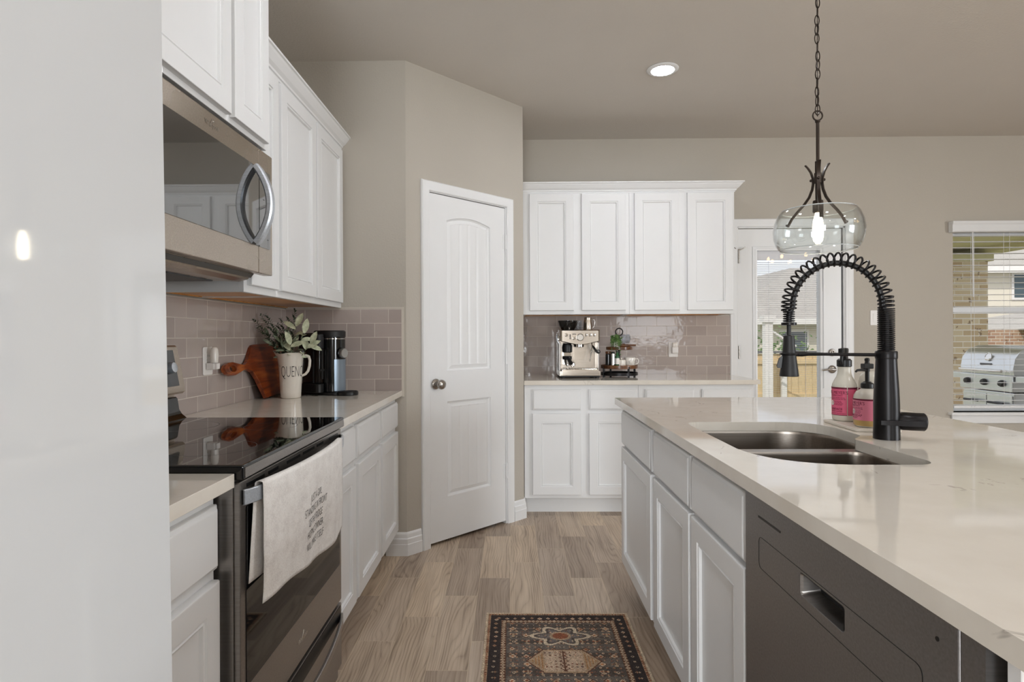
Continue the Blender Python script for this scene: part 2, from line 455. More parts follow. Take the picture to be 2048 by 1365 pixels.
m_plastic = PM('white_plastic', (232, 228, 224), .35, var=.01)
m_sink = brushed('sink_steel', (158, 149, 140), .3, 'X')
m_pane = thin_glass('window_pane', (253, 253, 254), .55)
m_shade = thin_glass('clear_glass', (252, 254, 254), 1.5, 1.45)
m_rim_glint = PM('white_rim_glint', (240, 246, 248), .08, 0, .8, .5, var=0, trans=.35)  # near-white colour imitating the bright glint along the glass edge
m_satin = PM('satin_dial_metal', (196, 196, 196), .32, 1, var=.02)
m_clear = thin_glass('clear_acrylic', (244, 247, 250), .8)
m_bulb = PM('bulb_glow', (255, 244, 225), .3, emit=(255, 236, 205), estr=14)
m_candle = PM('candle_bulb_glow', (255, 238, 205), .3, emit=(255, 214, 150), estr=18)
m_led = PM('led_diffuser', (255, 250, 240), .4, emit=(245, 249, 255), estr=122)
m_acacia = acacia_mat('acacia', 'Y')
m_walnut = acacia_mat('rustic_wood', 'X', (52, 30, 16), (96, 60, 34), (140, 94, 56))
m_ceramic = PM('cream_ceramic', (226, 219, 208), .18, 0, .5, .4, var=.02)
m_ceramic_w = PM('white_ceramic', (228, 222, 214), .2, 0, .5, .3, var=.01)
m_ink = PM('dark_lettering', (38, 36, 37), .7)
m_euca = leaf_mat('dark_green_leaf', (40, 52, 38), (84, 98, 78))
m_sage = leaf_mat('pale_sage_leaf', (168, 176, 146), (214, 218, 190))
m_sage2 = leaf_mat('grey_green_leaf', (96, 108, 88), (140, 150, 128))
m_stem = PM('stem_green', (84, 92, 66), .7)
m_ivy = leaf_mat('bright_green_leaf', (58, 88, 44), (110, 138, 78))
m_linen = linen_mat()
m_bottle = PM('milky_bottle', (232, 226, 212), .25, 0, .5, .2, trans=.25)
m_soapliq = PM('amber_liquid_bottle', (222, 186, 120), .2, 0, .5, .2, trans=.2)
m_pink = PM('pink_label', (218, 96, 128), .5, var=.02)
m_pinkl = PM('light_pink_label', (230, 132, 156), .5, var=.02)
m_wine = PM('wine_red_print', (112, 24, 52), .5)
m_stone = PM('white_stone_tray', (214, 206, 194), .5, bump=(80, .1))
m_grass = PM('grass', (120, 128, 78), .9, var=.3, vscale=20)
m_conc = PM('concrete', (196, 190, 180), .85, var=.08, bump=(20, .2))
m_soffit = PM('patio_soffit', (196, 190, 148), .7, var=.04)
m_colbrick = brick_mat('tan_brick', (206, 190, 160), (178, 152, 116), (216, 206, 186), .24, .085)
m_redbrick = brick_mat('mixed_brick', (170, 140, 118), (146, 110, 90), (196, 186, 172))
m_siding = siding_mat('cream_siding', (222, 216, 200), .19)
m_roof = shingle_mat('grey_shingle', (176, 172, 164))
m_fence = PM('cedar_fence', (214, 190, 146), .85, var=.18, stretch=(14, 1, 1))
m_fascia = PM('fascia_white', (232, 230, 226), .6)
m_darkwin = PM('dark_window_glass', (66, 84, 92), .05, 0, .6)
m_grill = PM('grill_steel', (206, 208, 208), .3, .85, var=.03)
m_slat = PM('blind_slat_white', (228, 228, 228), .45, var=.01)
m_display = PM('dark_display', (26, 28, 32), .08, 0, .6, .5)

# ------------------------------------------------------------------ setting
CEIL = 2.743
XL, XR, YB, YR = -1.26, 6.0, 4.56, -4.0
mb = MB(); mb.box(XL - .15, XR + .15, YR - .15, YB + .15, -.1, 0)
struct(mb.build('floor', m_floor, smooth=None))
mb = MB(); mb.box(XL - .2, XR + .2, YR - .2, YB + .2, CEIL, CEIL + .18)
struct(mb.build('ceiling', m_ceil, smooth=None))
mb = MB(); mb.box(XL - .14, XL, YR - .14, 3.234, 0, CEIL); struct(mb.build('wall_left', m_wall, smooth=None))
# back wall with openings for the patio door and the window
mb = MB(); Y0, Y1 = YB, YB + .15
D0, D1, DH = 1.742, 2.582, 2.055      # door opening
W0, W1, WZ0, WZ1 = 3.405, 4.90, .612, 2.03
for a in ((.078, D0, 0, CEIL), (D0, D1, DH, CEIL), (D1, W0, 0, CEIL), (W0, W1, 0, WZ0), (W0, W1, WZ1, CEIL), (W1, XR + .14, 0, CEIL)):
    mb.box(a[0], a[1], Y0, Y1, a[2], a[3])
struct(mb.build('wall_back', m_wall, smooth=None))
mb = MB()
for a in ((YR, -2.33, 0, CEIL), (-2.33, .83, 0, .62), (-2.33, .83, 2.18, CEIL), (.83, YB, 0, CEIL)): mb.box(XR, XR + .14, a[0], a[1], a[2], a[3])
struct(mb.build('wall_right', m_wall, smooth=None))
mb = MB()
for a in ((XL, -1.17, 0, CEIL), (-1.17, .11, 0, .3), (-1.17, .11, 2.3, CEIL), (.11, 2.4, 0, CEIL), (2.4, 3.8, 0, 1.0), (2.4, 3.8, 2.1, CEIL), (3.8, XR, 0, CEIL)): mb.box(a[0], a[1], YR - .14, YR, a[2], a[3])
struct(mb.build('wall_rear', m_wall, smooth=None))
# corner pantry: short wall facing the camera, diagonal wall with its door, side wall
mb = MB(); mb.box(XL, -.585, 3.234, 3.36, 0, CEIL); 
struct(mb.build('wall_pantry_front', m_wall, smooth=None))
mb = MB(); mb.box(-.05, .078, 3.907, YB, 0, CEIL)
struct(mb.build('wall_pantry_side', m_wall, smooth=None))
DG = Matrix.Translation((-.585, 3.234, 0)) @ Matrix.Rotation(math.radians(45.43), 4, 'Z')   # local x along the wall, -y towards the room
DL = .9447
P0, P1, PH = .150, .788, 2.056
mb = MB(); mb.box(0, P0, 0, .12, 0, CEIL); mb.box(P0, P1, 0, .12, PH, CEIL); mb.box(P1, DL, 0, .12, 0, CEIL)
o = mb.build('wall_pantry_diagonal', m_wall, smooth=None); o.matrix_world = DG; struct(o)
# dark pantry interior behind the door
# baseboards: stepped profile swept along the walls
def baseboard(name, pts, parentM=None):
    prof = [(0, 0), (.016, 0), (.016, .062), (.0135, .066), (.0135, .092), (.009, .097), (.0075, .118), (.004, .126), (0, .128)]
    P = [Vector((p[0], p[1])) for p in pts]; n = len(P); rings = []
    for i in range(n):
        d0 = (P[i] - P[i - 1]).normalized() if i > 0 else (P[1] - P[0]).normalized()
        d1 = (P[i + 1] - P[i]).normalized() if i < n - 1 else d0
        n0 = Vector((d0.y, -d0.x)); n1 = Vector((d1.y, -d1.x)); m = (n0 + n1).normalized(); m = m / max(.3, m.dot(n0))
        rings.append([(P[i].x + m.x * a, P[i].y + m.y * a, z) for a, z in prof])
    b = MB(); b.loft(rings, True, True, True); return struct(b.build(name, m_trim, smooth=None))
def dgp(s, off=0.0):
    q = DG @ Vector((s, -off, 0)); return (q.x, q.y)
baseboard('baseboard_pantry_left', [(-.70, 3.234), (-.585, 3.234), dgp(.094)])
baseboard('baseboard_pantry_right', [dgp(.842), (.078, 3.907), (.078, 3.945)])
baseboard('baseboard_back', [(2.64, YB), (6.0, YB)][::1])

# glass-tile backsplashes
def tiles(name, b, m): return struct(b.build(name, [m, m_grout], smooth=None))
mb = MB(); mb.box(XL, XL + .009, .62, 3.234, .914, 1.3665); tiles('wall_backsplash_left', mb, m_tileL)
mb = MB(); mb.box(XL + .009, -.61, 3.225, 3.234, .914, 1.3665); mb.mi = 1; mb.box(-.61, -.598, 3.224, 3.234, .88, 1.376); mb.box(XL + .009, -.61, 3.2245, 3.234, 1.3665, 1.376)
tiles('wall_backsplash_pantry', mb, m_tileP)
mb = MB(); mb.box(.078, 1.69, YB - .009, YB, .914, 1.3665); mb.mi = 1; mb.box(1.69, 1.70, YB - .01, YB, .914, 1.3665)
tiles('wall_backsplash_back', mb, m_tileB)

# ---- door casings: moulded profile swept round an opening (local x along wall, -y to room)
def casing(b, x0, x1, zt, w=.057, M=None, to=0.0):
    prof = [(0, 0), (0, -.011), (.004, -.0145), (.016, -.013), (.026, -.0165), (.045, -.017), (w - .006, -.019), (w, -.012), (w, 0)]
    path = [((x0, 0), (-1, 0)), ((x0, zt), (-1, 1)), ((x1, zt), (1, 1)), ((x1, 0), (1, 0))]
    rings = [[(p[0] + d[0] * a, to + y, p[1] + d[1] * a) for a, y in prof] for p, d in path]
    b.loft(rings, True, True, True)

# ---- pantry door: slab with two recessed plank panels, the upper one arched
def door_panels(b, x0, x1, z0, z1, yf, yt, panels):
    """panels: (xa, xb, za, zb, arch)"""
    NX = 25
    holes = []; rings_all = []
    for xa, xb, za, zb, arch in panels:
        def outline(ins, d, groove=False):
            A, B = xa + ins, xb - ins; n = NX; bot = []; top = []
            mid = (xa + xb) / 2; hw = (xb - xa) / 2
            for i in range(n):
                x = A + (B - A) * i / (n - 1); dd = d
                if groove and i % 6 == 0 and 0 < i < n - 1: dd = d + .0035
                q = (x - mid) / hw
                zt = zb + arch * (1 - q * q) - ins
                bot.append((x, yf + dd, za + ins)); top.append((x, yf + dd, zt))
            return bot + top[::-1]
        rings = [outline(0, 0), outline(.003, .008), outline(.012, .0135), outline(.034, .005), outline(.038, .0065, True)]
        holes.append([(p[0], p[2]) for p in rings[0]]); rings_all.append(rings)
    t = bmesh.new(); eds = []
    for lp in [[(x0, z0), (x1, z0), (x1, z1), (x0, z1)]] + holes:
        vs = [t.verts.new((x, yf, z)) for x, z in lp]
        for i in range(len(vs)): eds.append(t.edges.new((vs[i], vs[(i + 1) % len(vs)])))
    bmesh.ops.triangle_fill(t, use_beauty=True, edges=eds); b.take(t); t.free()
    for rings in rings_all:
        R = b.loft(rings, True, False, False); last = R[-1]; n = NX
        for i in range(n - 1): b.f([last[i], last[i + 1], last[2 * n - 2 - i], last[2 * n - 1 - i]])
    c = [(x0, z0), (x1, z0), (x1, z1), (x0, z1)]
    fr = [b.v((x, yf, z)) for x, z in c]; bk = [b.v((x, yt, z)) for x, z in c]
    for i in range(4): b.f([fr[i], bk[i], bk[(i + 1) % 4], fr[(i + 1) % 4]])
    b.f(bk)

def lathe_on(b, prof, center, axis, seg=24):
    """lathe whose axis points along axis from center; prof (r, h)"""
    q = Vector(axis).normalized().to_track_quat('Z', 'Y').to_matrix().to_4x4()
    M0 = b.M; b.M = M0 @ Matrix.Translation(center) @ q; b.lathe(prof, seg); b.M = M0

d1 = bpy.data.objects.new('door_1', None); COL.objects.link(d1); d1.matrix_world = DG; struct(d1, 'white two-panel arched plank door of the corner pantry', 'door')
mb = MB(); casing(mb, P0 + .006, P1 - .006, PH - .008, .057); mb.build('casing', m_trim, d1, 40)
mb = MB(); mb.box(P0, P0 + .012, -.001, .12, 0, PH); mb.box(P1 - .012, P1, -.001, .12, 0, PH); mb.box(P0, P1, -.001, .12, PH - .012, PH)
mb.box(P0 + .012, P0 + .024, .05, .085, 0, PH); mb.box(P1 - .024, P1 - .012, .05, .085, 0, PH)
mb.build('jamb', m_trim, d1, None)
mb = MB(); door_panels(mb, P0 + .0145, P1 - .0145, .018, PH - .016, .004, .039, [(.293, .645, 1.008, 1.897, .032), (.293, .645, .268, .828, 0)])
mb.build('door_slab', m_trim, d1, 30)
mb = MB(); lathe_on(mb, [(.031, 0), (.031, .004), (.026, .009), (.014, .012), (.0115, .020), (.0115, .030), (.018, .036), (.026, .044), (.0285, .054), (.026, .064), (.018, .070), (.006, .072)], (.207, .004, .936), (0, -1, 0))
mb.build('door_knob', m_nickel, d1, 50)
for zc in (1.822, 1.079, .342):
    mb = MB(); mb.tube([(P1 - .0125, -.005, zc - .047), (P1 - .0125, -.005, zc + .047)], .0065, 10)
    for q in (-.03, -.01, .01, .03): mb.tube([(P1 - .0125, -.005, zc + q - .0012), (P1 - .0125, -.005, zc + q + .0012)], .0072, 10)
    mb.box(P1 - .030, P1 - .010, .0015, .0045, zc - .045, zc + .045); mb.build('hinge', m_trim, d1, 40)
mb = MB(); mb.box(P0 + .01, P1 - .01, .13, .14, 0, PH); mb.build('dark_backing', m_black, d1, None)

# ---- patio door (door_2) in the back wall
d2 = bpy.data.objects.new('door_2', None); COL.objects.link(d2); d2.location = (0, YB, 0); struct(d2, 'white patio door with a full glass lite and enclosed mini blinds', 'door')
mb = MB(); casing(mb, D0 + .008, D1 - .004, DH - .004, .062); mb.build('casing', m_trim, d2, 40)
mb = MB(); mb.box(D0, D0 + .016, 0, .15, 0, DH); mb.box(D1 - .014, D1, 0, .15, 0, DH); mb.box(D0, D1, 0, .15, DH - .012, DH); mb.build('jamb', m_trim, d2, None)
mb = MB(); mb.box(D1 - .024, D1 - .0145, .012, .03, 0, DH - .012); mb.build('weatherstrip', m_grey, d2, None)
s0, s1 = D0 + .020, D1 - .026
G0, G1, GZ0, GZ1 = 1.903, 2.388, .30, 1.868
mb = MB()
mb.box(s0, G0, .012, .056, .012, 2.037); mb.box(G1, s1, .012, .056, .012, 2.037); mb.box(G0, G1, .012, .056, .012, GZ0); mb.box(G0, G1, .012, .056, GZ1, 2.037)
mb.build('door_slab', m_trim, d2, None)
mb = MB()
prof = [(0, .012), (0, -.002), (-.012, -.004), (-.02, .002), (-.030, .004), (-.034, .012)]
cs = [(G0, GZ0, 1, 1), (G1, GZ0, -1, 1), (G1, GZ1, -1, -1), (G0, GZ1, 1, -1)]
mb.loft([[(x + sx * a, y, z + sz * a) for a, y in prof] for x, z, sx, sz in cs], True, False, False, True)
mb.build('lite_frame', m_trim, d2, 30)
mb = MB(); mb.box(G0, G1, .020, .024, GZ0, GZ1); mb.build('glass_pane', m_pane, d2, None)
mb = MB(); mb.box(G0, G1, .044, .048, GZ0, GZ1); mb.build('outer_glass_pane', m_pane, d2, None)
mb = MB()
z = GZ0 + .02
while z < GZ1 - .085:
    mb.M = Matrix.Translation((0, .034, z)) @ Matrix.Rotation(math.radians(-9), 4, 'X')
    mb.box(G0 + .004, G1 - .004, -.0062, .0062, -.0004, .0004); z += .0146
mb.M = Matrix()
mb.build('blind_slats', m_slat, d2, None)
mb = MB(); mb.box(G0, G1, .027, .041, GZ1 - .07, GZ1); mb.build('blind_headrail', m_slat, d2, None)
for x in (G0 + .10, G1 - .10):
    mb = MB(); mb.tube([(x, .027, GZ0), (x, .027, GZ1)], .0012, 5); mb.build('blind_cord', m_slat, d2, None)
mb = MB(); mb.box(G1 + .022, G1 + .034, -.008, .004, .80, 1.72); mb.box(G1 + .019, G1 + .037, -.013, -.008, 1.55, 1.72); mb.build('blind_slider', m_trim, d2, None)
mb = MB(); lathe_on(mb, [(.029, 0), (.029, .006), (.024, .012), (.012, .014), (.012, .024), (.004, .026)], (2.482, .012, 1.075), (0, -1, 0)); mb.box(2.479, 2.485, -.028, -.010, 1.06, 1.09, .002); mb.build('deadbolt', m_nickel, d2, 40)
mb = MB(); lathe_on(mb, [(.031, 0), (.031, .006), (.026, .012), (.012, .014), (.011, .05), (.004, .055)], (2.482, .012, .945), (0, -1, 0))
mb.tube([(2.486, -.040, .945), (2.455, -.041, .948), (2.42, -.043, .946), (2.385, -.040, .940)], [.0085, .0085, .007, .006], 10); mb.build('lever_handle', m_nickel, d2, 50)
for zc in (1.82, 1.08, .33):
    mb = MB(); mb.tube([(s0 - .002, -.004, zc - .05), (s0 - .002, -.004, zc + .05)], .007, 10)
    for q in (-.033, -.011, .011, .033): mb.tube([(s0 - .002, -.004, zc + q - .0012), (s0 - .002, -.004, zc + q + .0012)], .0078, 10)
    mb.build('hinge', m_nickel, d2, 40)
mb = MB(); mb.tube([(s0 - .045, -.02, 1.892), (s0 - .02, -.006, 1.878), (s0 + .01, -.006, 1.875), (s0 + .045, -.02, 1.893)], .004, 8); mb.build('door_stop', m_nickel, d2, 40)

# ---- window with 2-inch blinds
w1 = bpy.data.objects.new('window_1', None); COL.objects.link(w1); w1.location = (0, YB, 0); struct(w1, 'white framed window with open horizontal blinds looking onto the patio', 'window')
mb = MB()
for a in ((W0, W0 + .04, WZ0, WZ1), (W1 - .04, W1, WZ0, WZ1), (W0, W1, WZ0, WZ0 + .045), (W0, W1, WZ1 - .045, WZ1), (W0, W1, 1.375, 1.425)): mb.box(a[0], a[1], .075, .12, a[2], a[3])
mb.build('frame', m_trim, w1, None)
mb = MB(); mb.box(W0 + .03, W1 - .03, .095, .099, WZ0 + .04, WZ1 - .04); mb.build('glass_pane', m_pane, w1, None)
mb = MB(); mb.box(W0 - .042, W1 + .04, -.045, .10, WZ0 - .022, WZ0, .006); mb.box(W0 - .02, W1 + .02, -.016, 0, WZ0 - .085, WZ0 - .022, .004); mb.build('sill', m_trim, w1, None)
mb = MB()
mb.loft([[(x, y, z) for y, z in ((-.004, 1.996), (-.040, 1.996), (-.047, 2.004), (-.047, 2.05), (-.054, 2.062), (-.054, 2.078), (-.004, 2.078))] for x in (W0 - .035, W1 + .03)])
mb.build('blind_valance', m_slat, w1, None)
mb = MB(); z = .70
while z < 1.99:
    mb.M = Matrix.Translation((0, .022, z)) @ Matrix.Rotation(math.radians(-1), 4, 'X')
    mb.box(W0 + .003, W1 - .003, -.022, .022, -.0010, .0010); z += .0455
mb.M = Matrix(); mb.build('blind_slats', m_slat, w1, None)
mb = MB(); mb.box(W0 + .003, W1 - .003, -.003, .047, .640, .662, .004); mb.build('blind_bottom_rail', m_slat, w1, None)
mb = MB()
for x in (W0 + .135, W0 + .16, W0 + .385, W0 + .43, W0 + 1.05, W0 + 1.1):
    mb.tube([(x, -.004, .65), (x, -.004, 2.0)], .0011, 5)
mb.build('blind_cords', m_slat, w1, None)
mb = MB(); mb.tube([(W0 + .128, -.03, 1.995), (W0 + .132, -.03, 1.50)], .0045, 6); mb.build('blind_wand', m_slat, w1, None)

# ------------------------------------------------------------------ cabinets  (local: front faces -y, x runs along the front)
def frame_front(b, x0, x1, z0, z1, t=.02, stile=.056):
    """raised frame with a double bead round a recessed flat panel; back at y=0, face at y=-t"""
    def R(i, y): return [(x0 + i, y, z0 + i), (x1 - i, y, z0 + i), (x1 - i, y, z1 - i), (x0 + i, y, z1 - i)]
    s = stile
    b.loft([R(0, -.0005), R(0, -t + .005), R(.0015, -t + .0015), R(.005, -t), R(s, -t), R(s + .0015, -t + .0045), R(s + .006, -t + .004),
            R(s + .0085, -t + .0015), R(s + .011, -t + .003), R(s + .0125, -t + .0105), R(s + .018, -t + .0115)])
def slab_front(b, x0, x1, z0, z1, t=.02):
    def R(i, y): return [(x0 + i, y, z0 + i), (x1 - i, y, z0 + i), (x1 - i, y, z1 - i), (x0 + i, y, z1 - i)]
    b.loft([R(0, -.0005), R(0, -t + .009), R(.002, -t + .0065), R(.006, -t + .005), R(.0085, -t + .002), R(.012, -t)])

def base_cabinet(name, label, loc, rz, w, fronts, depth=.58, h=.884, dz=(.143, .690), wz=(.714, .852), group=None, x_open=None, toe=.09):
    t = thing(name, label, 'cabinet', loc, rz, group)
    b = MB()
    if h > .8: b.box(0, w, 0, depth, .118, h - .001, .0012, 1)
    else:      # open sink base: frame, sides, floor and back round the bowls
        b.box(0, w, 0, .019, .118, .883); b.box(0, .016, .019, depth, .118, .883); b.box(w - .016, w, .019, depth, .118, .883)
        b.box(.016, w - .016, .019, depth, .118, .136); b.box(.016, w - .016, depth - .016, depth, .136, .883)
    b.build('carcass', m_white, t, None, weld=False)
    b = MB(); b.box(.0, w, toe, toe + .018, 0, .118); b.build('toe_kick', m_white, t, None)
    for a, c in fronts:
        b = MB(); frame_front(b, a, c, *dz); b.build('door', m_white, t, 30)
        b = MB(); slab_front(b, a, c, *wz); b.build('drawer_front', m_white, t, 30)
    return t
def wall_cabinet(name, label, loc, rz, w, doors, z0, z1, dz, depth=.31, group=None, recess=True):
    t = thing(name, label, 'cabinet', loc, rz, group)
    b = MB(); b.box(0, w, 0, .019, z0, z1, .001, 1); b.box(0, .016, .019, depth, z0, z1); b.box(w - .016, w, .019, depth, z0, z1); b.box(.016, w - .016, .019, depth, z1 - .03, z1); b.build('carcass', m_white, t, None, weld=False)
    b = MB(); b.box(.016, w - .016, .019, depth, z0 + .004, z0 + .02); b.box(.016, w - .016, depth - .018, depth, z0 + .0005, z0 + .004); b.build('underside', m_wood_under, t, None, weld=False)
    for a, c in doors:
        b = MB(); frame_front(b, a, c, *dz); b.build('door', m_white, t, 30)
    return t

HP = PI / 2
# left run (faces +x)
base_cabinet('base_cabinet', 'white base cabinet in front of the range, beside the fridge', (-.648, .665, 0), HP, .594, [(.02, .584)])
base_cabinet('base_cabinet', 'narrow white base cabinet with one drawer, right behind the range', (-.648, 2.048, 0), HP, .322, [(.022, .300)])
base_cabinet('base_cabinet', 'wide white base cabinet with two drawers next to the pantry corner', (-.648, 2.371, 0), HP, .860, [(.018, .420), (.462, .846)])
# back run (faces -y)
base_cabinet('base_cabinet', 'white back-wall base cabinet below the espresso machine, beside the pantry wall', (.082, 3.950, 0), 0, .766, [(.054, .380), (.434, .758)], depth=.59)
base_cabinet('base_cabinet', 'white back-wall base cabinet beside the patio door, mostly hidden by the island', (.849, 3.950, 0), 0, .774, [(.044, .371), (.424, .750)], depth=.59)
# island (faces -x)
base_cabinet('base_cabinet', 'white island cabinet at the far corner, with one drawer above one door', (.535, 2.795, 0), -HP, .612, [(.018, .594)], depth=.60, dz=(.143, .688), wz=(.700, .858))
base_cabinet('base_cabinet', 'white island sink cabinet with two doors, beside the dishwasher', (.535, 2.182, 0), -HP, .877, [(.030, .457), (.480, .869)], depth=.60, dz=(.143, .688), wz=(.700, .858), h=.66)
# island end panel and back panel
b = MB(); b.box(.519, 1.16, .604, .622, 0, .883, .001, 1); tag(b.build('end_panel', m_white, None, None), 'white island end panel on the near side of the dishwasher', 'panel')
b = MB(); b.box(1.162, 1.18, .604, 2.79, 0, .883); tag(b.build('back_panel', m_white, None, None), 'white island back panel under the counter overhang, facing the window', 'panel')

# wall cabinets, left
wall_cabinet('wall_cabinet', 'narrow white wall cabinet right behind the microwave', (-.945, 2.052, 0), HP, .286, [(.022, .272)], 1.372, 2.262, (1.398, 2.238))
wall_cabinet('wall_cabinet', 'white two-door wall cabinet over the corner with the black coffee maker', (-.945, 2.339, 0), HP, .892, [(.012, .428), (.448, .866)], 1.372, 2.262, (1.398, 2.238))
wall_cabinet('wall_cabinet', 'white raised two-door wall cabinet above the microwave', (-.862, 1.288, 0), HP, .762, [(.022, .470), (.490, .742)], 1.868, 2.62, (1.885, 2.60), depth=.395)
# wall cabinets, back
wall_cabinet('wall_cabinet', 'white two-door back wall cabinet beside the pantry wall, above the espresso machine', (.084, 4.251, 0), 0, .768, [(.046, .365), (.423, .741)], 1.368, 2.258, (1.396, 2.241), depth=.305)
wall_cabinet('wall_cabinet', 'white two-door back wall cabinet beside the patio door', (.853, 4.251, 0), 0, .758, [(.035, .359), (.416, .742)], 1.368, 2.258, (1.396, 2.243), depth=.305)

# crown mouldings
def crown(name, path, label):
    prof = [(-.018, 0), (.004, 0), (.006, .008), (.012, .010), (.014, .018), (.026, .028), (.044, .050), (.049, .058), (.056, .060), (.056, .068), (-.018, .068)]
    P = [Vector(p) for p in path]; n = len(P); rings = []
    for i in range(n):
        d0 = (P[i] - P[i - 1]).normalized() if i > 0 else (P[1] - P[0]).normalized()
        d1 = (P[i + 1] - P[i]).normalized() if i < n - 1 else d0
        n0 = Vector((d0.y, -d0.x)); n1 = Vector((d1.y, -d1.x)); m = n0 + n1; m = m.normalized(); m = m / m.dot(n0)
        rings.append([(P[i].x + m.x * a, P[i].y + m.y * a, 2.250 + z) for a, z in prof])
    b = MB(); b.loft(rings, True, True, True); return struct(b.build(name, m_trim, smooth=None), label, 'moulding')
crown('trim_crown_left', [(-.945, 2.056), (-.945, 3.233)], None)
crown('trim_crown_back', [(.08, 4.251), (1.611, 4.251), (1.611, 4.559)], None)

# ------------------------------------------------------------------ countertops
def counter(name, label, poly, holes=[]):
    b = MB(); b.holed(poly, holes, .884, .914)
    return tag(b.build(name, m_quartz, None, None, bevel=.0022), label, 'countertop')
counter('countertop', 'cream quartz countertop piece between the fridge and the range', rounded([(-1.25, .662, 0), (-.604, .662, .004), (-.604, 1.266, .004), (-1.25, 1.266, 0)], 2))
counter('countertop', 'cream quartz countertop in the left corner, under the pitcher and cutting board', [(-1.25, 2.045), (-.607, 2.045), (-.607, 3.223), (-1.25, 3.223)])
counter('countertop', 'cream quartz countertop on the back wall, under the espresso machine', rounded([(.08, 3.912, 0), (1.655, 3.912, .006), (1.655, 4.55, 0), (.08, 4.55, 0)], 2))
hole = rounded([(.588, 2.012, .05), (.588, 1.345, .30), (.978, 1.345, .05), (.972, 1.675, .02), (1.026, 1.738, .02), (1.035, 2.012, .24)], 8)
ctr = counter('island_countertop', 'large cream quartz island countertop with an undermount sink cutout', rounded([(.492, .52, .004), (1.545, .52, .004), (1.545, 2.815, .008), (.492, 2.815, .006)], 3), [hole])

# ------------------------------------------------------------------ undermount double sink
sk = thing('kitchen_sink', 'brushed steel double-bowl undermount sink set in the island countertop', 'sink', (.8, 1.68, .884))
bowlA = rounded([(.575, 2.025, .05), (.575, 1.692, .05), (1.022, 1.692, .05), (1.048, 2.025, .26)], 7)
bowlB = rounded([(.575, 1.652, .05), (.575, 1.332, .24), (.990, 1.332, .06), (.990, 1.652, .05)], 7)
T = Matrix.Translation((-.8, -1.68, 0))
def shrink(poly, k, dx=0, dy=0):
    cx = sum(p[0] for p in poly) / len(poly); cy = sum(p[1] for p in poly) / len(poly)
    return [(cx + (x - cx) * k + dx, cy + (y - cy) * k + dy) for x, y in poly]
b = MB(T); b.holed(rounded([(.545, 2.05, .05), (.545, 1.31, .1), (1.02, 1.31, .06), (1.02, 1.66, .05), (1.08, 1.70, .05), (1.08, 2.05, .2)], 6), [bowlA, bowlB], -.003, -.0012)
b.build('rim', m_sink, sk, 30)
for nm, poly, dep in (('bowl', bowlA, .21), ('bowl', bowlB, .19)):
    b = MB(T); rings = [[(x, y, -.0012) for x, y in poly], [(x, y, -.012) for x, y in shrink(poly, .985)], [(x, y, -dep + .035) for x, y in shrink(poly, .955)], [(x, y, -dep + .008) for x, y in shrink(poly, .92)], [(x, y, -dep) for x, y in shrink(poly, .84)]]
    b.loft(rings, True, False, True); bo = b.build(nm, m_sink, sk, 40, normals=True)
    cx = sum(p[0] for p in poly) / len(poly); cy = sum(p[1] for p in poly) / len(poly)
    d = MB(T); d.lathe([(.045, -dep + .0005), (.044, -dep + .003), (.036, -dep + .0035), (.032, -dep - .002), (.004, -dep - .004)], 24, (cx, cy), False, True); d.build('drain', m_chrome, bo, 40)

# ------------------------------------------------------------------ refrigerator
fr = thing('refrigerator', 'tall white glass-front refrigerator filling the left edge', 'refrigerator', (-.374, .19, 0))
fr.rotation_euler = (0, -.0125, -.017)
b = MB(); b.box(-.79, -.075, -.452, .452, .03, 1.76, .004); b.build('cabinet_body', m_fridge_edge, fr, 30)
for y0, y1 in ((-.454, -.0025), (.0025, .454)):
    b = MB(); b.box(-.066, -.004, y0, y1, .74, 1.772, .003); d = b.build('door', m_fridge_edge, fr, 30)
    b = MB(); b.box(-.0042, 0, y0 + .002, y1 - .002, .742, 1.770, .0012); b.build('glass_front', m_fridge, d, 30)
b = MB(); b.box(-.066, -.004, -.454, .454, .05, .732, .003); d = b.build('freezer_drawer', m_fridge_edge, fr, 30)
b = MB(); b.box(-.0042, 0, -.452, .452, .052, .730, .0012); b.build('glass_front', m_fridge, d, 30)
for y in (-.42, .42):
    b = MB(); b.box(-.14, -.02, y - .03, y + .03, 1.772, 1.79, .005); b.build('hinge_cover', m_fridge_edge, fr, 30)
    for x in (-.12, -.72):
        b = MB(); b.lathe([(.02, 0), (.02, .03)], 12, (x, y)); b.build('foot', m_black, fr, 40)

# ------------------------------------------------------------------ range (local x along its front, -y to the aisle)
RW = .764
rg = thing('range', 'stainless freestanding electric range with a black glass cooktop', 'range', (-.60, 1.272, 0), HP)
b = MB(); b.box(0, RW, .012, .64, .02, .896, .002); b.build('body', m_dsteel, rg, 30)
b = MB(); b.box(-.003, RW + .003, -.012, .60, .897, .931, .006, 3); ck = b.build('cooktop', m_blackglass, rg, 30)
b = MB(); b.box(.006, RW - .006, -.0135, -.0118, .902, .924); b.build('front_trim', m_dsteel, ck, None)
for (cx, cy, r) in ((.20, .16, .105), (.56, .16, .08), (.20, .44, .075), (.56, .44, .105)):
    b = MB(); b.loft([[(cx + q * math.cos(2 * PI * k / 48), cy + q * math.sin(2 * PI * k / 48), .9312) for k in range(48)] for q in (r - .0012, r)], True, False, False); b.build('burner_ring', m_grey, ck, None)
